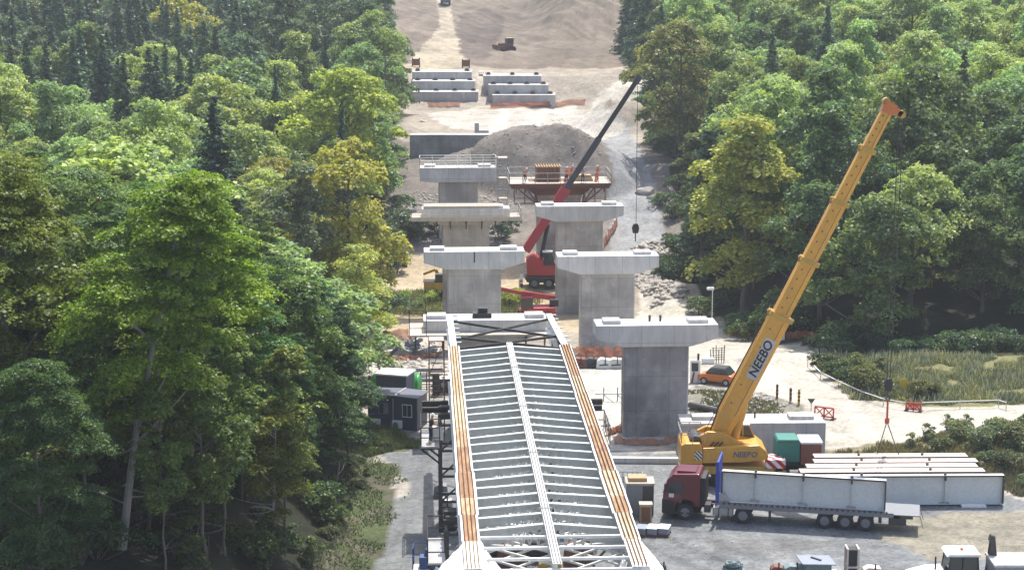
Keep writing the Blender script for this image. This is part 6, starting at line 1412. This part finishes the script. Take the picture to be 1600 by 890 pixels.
for x in (-2.2, 2.2):
    m = MB(); m.box(x - .15, x + .15, -3.2, 3.2, .6, .9); m.tube((x, -3.1, 0), (x, -3.1, .9), .1, 8); m.tube((x, 3.1, 0), (x, 3.1, .9), .1, 8); m.box(x - .4, x + .4, -3.5, -2.7, .0, .1); m.build('outrigger', M['darksteel'], t)
q0 = L_(821, 392); q1 = L_(877, 306, 1.0); q2 = L_(995, 126, 3.0); dn = (q2 - q0).normalized()
m = MB(); m.beam(q0, q1, .85, .95, up=(-1, 0, .6)); bm_ = m.build('boom_base', M['red'], t)
m = MB(); m.beam(q1 - dn * .4, q1 + dn * 1.0, 0.95, 1.1, up=(-1, 0, .6)); m.build('collar', M['red'], bm_)
m = MB(); m.beam(q1, q1.lerp(q2, .5), .6, .66, up=(-1, 0, .6)); m.build('boom_section', M['darksteel'], t); m = MB(); m.beam(q1.lerp(q2, .5), q2, .45, .5, up=(-1, 0, .6)); m.build('boom_section', M['black'], t)
m = MB(); m.beam(q2 - dn * .3, q2 + dn * .6, .5, .65, up=(-1, 0, .6)); m.build('boom_head', M['darksteel'], t)
m = MB(); m.tube(L_(845, 405), q0.lerp(q1, .55) + Vector((.3, 0, -.4)), .22, 8); m.build('luffing_cylinder', M['black'], t)
hk = thing('hook_block', 'small black hook hanging on a thin rope from the dark crane boom tip', 'hook', (q2.x + ox, YR + 3, 0)); qz = PY(996, 357, YR + 3).z
m = MB(); m.tube((.1, 0, q2.z + oz), (.1, 0, qz + .4), .03, 5); m.build('hoist_rope', M['darksteel'], hk); m = MB(); m.prism([(-.25, qz - .5), (-.35, qz + .1), (-.15, qz + .55), (.3, qz + .55), (.45, qz + .1), (.35, qz - .5)], -.2, .2); m.build('block_body', M['black'], hk, .04); m = MB(); m.tube((.05, 0, qz - .5), (.05, 0, qz - 1.4), .07, 6); m.build('hook', M['darksteel'], hk)
# telehandler
Yt = 198; q = PY(834, 480, Yt); t = thing('telehandler', 'red rough terrain handler with a low boom behind the girder tip', 'telehandler', (q.x, Yt, TZ(q.x, Yt)), 0); ox, oz = q.x, t.location.z
m = MB(); m.prism([(-1.4, .5), (-1.5, 1.1), (-.6, 1.4), (2.1, 1.5), (2.3, .6)], -1.0, 1.0); m.build('body', M['red'], t, .06); m = MB(); m.prism([(-1.3, 1.3), (-1.2, 2.4), (-.2, 2.4), (.0, 1.3)], -.95, -.1); m.build('cab', M['glass'], t); m = MB(); m.box(-1.3, -.1, -1.0, -.05, 2.4, 2.5); [m.beam((x, -.97, 1.3), (x, -.97, 2.4), .09) for x in (-1.25, -.7, -.15)]; m.build('cab_frame', M['darkred'], t)
for x in (-1.1, 1.4):
    for yy in (-.95, .95): wheel(t, x, yy, .55, .55, .4, 'red')
m = MB(); m.beam((2.2, .4, 2.2), (-1.2, .4, 2.7), .45, .5); m.beam((-1.2, .4, 2.7), (-3.4, .4, 3.15), .3, .35); m.build('boom', M['red'], t); m = MB(); m.box(1.6, 2.5, -.5, .9, 1.5, 2.2); m.tube((1.9, -.55, 1.9), (1.9, -.5, 1.9), .3, 12); m.build('engine_cover', M['black'], t, .05)
# small excavator
Ye = 210; q = PY(676, 448, Ye); t = thing('wheeled_excavator', 'yellow excavator partly hidden by the second left pier', 'excavator', (q.x, Ye, TZ(q.x, Ye)), 0)
m = MB(); m.box(-.9, 2.0, -.9, .9, 1.1, 1.9); m.build('body', M['exyellow'], t, .06); m = MB(); m.box(-1.0, .3, -.85, .8, 1.9, 2.0); m.box(.3, 1.2, -.9, .1, 1.9, 2.8); m.build('cab', M['darksteel'], t, .05)
m = MB(); m.box(-.3, .5, -.5, .5, .5, 1.1); m.box(-.8, 1.6, -.5, .5, .35, .6); m.build('undercarriage', M['darksteel'], t)
for x in (-.5, 1.3):
    for yy in (-.8, .8): wheel(t, x, yy, .45, .45, .3)
m = MB(); m.beam((1.0, .3, 1.9), (.3, .3, 3.1), .35); m.beam((.3, .3, 3.1), (-1.0, .3, 2.6), .25); m.build('boom', M['exyellow'], t)
# white goal-like frame
q = PY(790, 488, 186); t = thing('white_trestle', 'white trestle with two openings beside the red handler', 'trestle', (q.x, 186, TZ(q.x, 186)), 0); m = MB(); [m.box(x, x + .12, -.3, .3, 0, 1.5) for x in (-.55, -.06, .43)]; m.box(-.55, .55, -.32, .32, 1.5, 1.65); m.build('frame', M['white'], t)
# bulldozer and dump truck on the dirt
q = G(791, 80); s = 1.0; t = thing('bulldozer', 'brown crawler bulldozer working on the dirt slope', 'bulldozer', q, .35)
for yy in (-1.0, 1.0):
    m = MB(); m.prism([(-1.7, .35), (-1.5, .9), (1.4, .95), (1.75, .4), (1.4, 0), (-1.4, 0)], yy - .28, yy + .28); m.build('track', M['black'], t, .05)
m = MB(); m.box(-1.5, 1.3, -.7, .7, .6, 1.5); m.prism([(-1.5, 1.5), (0, 1.5), (0, 1.7), (-1.5, 1.6)], -.6, .6); m.build('body', M['brownwood'], t, .05); m = MB(); m.box(.0, 1.3, -.75, .75, 1.5, 2.5); m.build('cab', M['darksteel'], t); m = MB(); m.box(-.1, 1.4, -.85, .85, 2.5, 2.62); m.build('cab_roof', M['wood'], t); m = MB(); m.prism([(-2.5, .1), (-2.3, .6), (-2.4, 1.3), (-2.25, 1.3), (-2.1, .6), (-2.3, .1)], -1.7, 1.7); m.beam((-2.2, -1.2, .5), (-.6, -1.35, .5), .15); m.beam((-2.2, 1.2, .5), (-.6, 1.35, .5), .15); m.build('blade', M['brownwood'], t)
q = G(696, 9); t = thing('dump_truck', 'dark dump truck coming down the sandy track at the top edge', 'truck', q, .0)
m = MB(); m.box(-1.2, 1.2, -1.0, .9, 1.0, 2.9); m.build('cab', M['midblue'], t, .12); m = MB(); m.box(-1.0, 1.0, -1.03, -1.005, 1.9, 2.7); m.build('windscreen', M['glass'], t); m = MB(); m.prism([(-1.3, 1.2), (1.3, 1.2), (1.5, 3.2), (-1.5, 3.2)], 1.1, 5.2); m.build('tipper_body', M['darksteel'], t); m = MB(); m.box(-1.0, 1.0, -.9, 5, .7, 1.0); m.build('chassis', M['black'], t)
for yy in (-.1, 3.2, 4.4):
    for x in (-1.0, 1.0):
        w_ = MB(); w_.tube((x - .2, yy, .55), (x + .2, yy, .55), .55, 14); w_.build('wheel', M['black'], t)
# slender pole on the left edge
q = G(604, 288); t = thing('utility_pole', 'thin dark pole rising along the left wood edge', 'pole', (q.x, q.y, q.z - .3), 0); zt = PY(603, 80, q.y).z - q.z
m = MB(); m.tube((0, 0, 0), (0, 0, zt), .12, 8, .08); m.build('pole', M['bark'], t); m = MB(); m.beam((-.5, 0, zt - .5), (.5, 0, zt - .5), .1); m.build('cross_arm', M['bark'], t)
# boulders in the upper works
for px, py, s in ((1005, 385, .8), (1022, 395, .9), (1060, 455, .9), (1035, 430, 1.1), (1010, 300, 1.5), (1025, 310, 1.2), (660, 190, .8)):
    p = G(px, py); rs = np.random.default_rng(px); V = unit(rs.normal(0, 1, (26, 3))) * rs.uniform(.75, 1.1, (26, 1)) * np.array([s, s * .8, s * .6])
    import bmesh
    bm = bmesh.new(); [bm.verts.new(v) for v in V]; bmesh.ops.convex_hull(bm, input=bm.verts); me = bpy.data.meshes.new('boulder'); bm.to_mesh(me); bm.free(); me.materials.append(M['rock']); o = bpy.data.objects.new('boulder', me); COL.objects.link(o); o.location = p; tag(o, 'rough boulder beside the upper haul road', 'boulder', 'boulders beside the upper haul road')

# ---------------------------------------------------------------- air
HZ = MB(); HZ.box(-560, 560, -40, 1420, -14, 150)
m, t_, b_ = new_mat('air'); t_.nodes.remove(b_); pv = t_.nodes.new('ShaderNodeVolumePrincipled'); pv.inputs['Color'].default_value = (.86, .92, 1, 1); pv.inputs['Density'].default_value = HAZE; pv.inputs['Anisotropy'].default_value = .2
t_.links.new(pv.outputs[0], t_.nodes['Material Output'].inputs['Volume'])
if HAZE > 0: hz = HZ.build('haze', m); hz['kind'] = 'stuff'
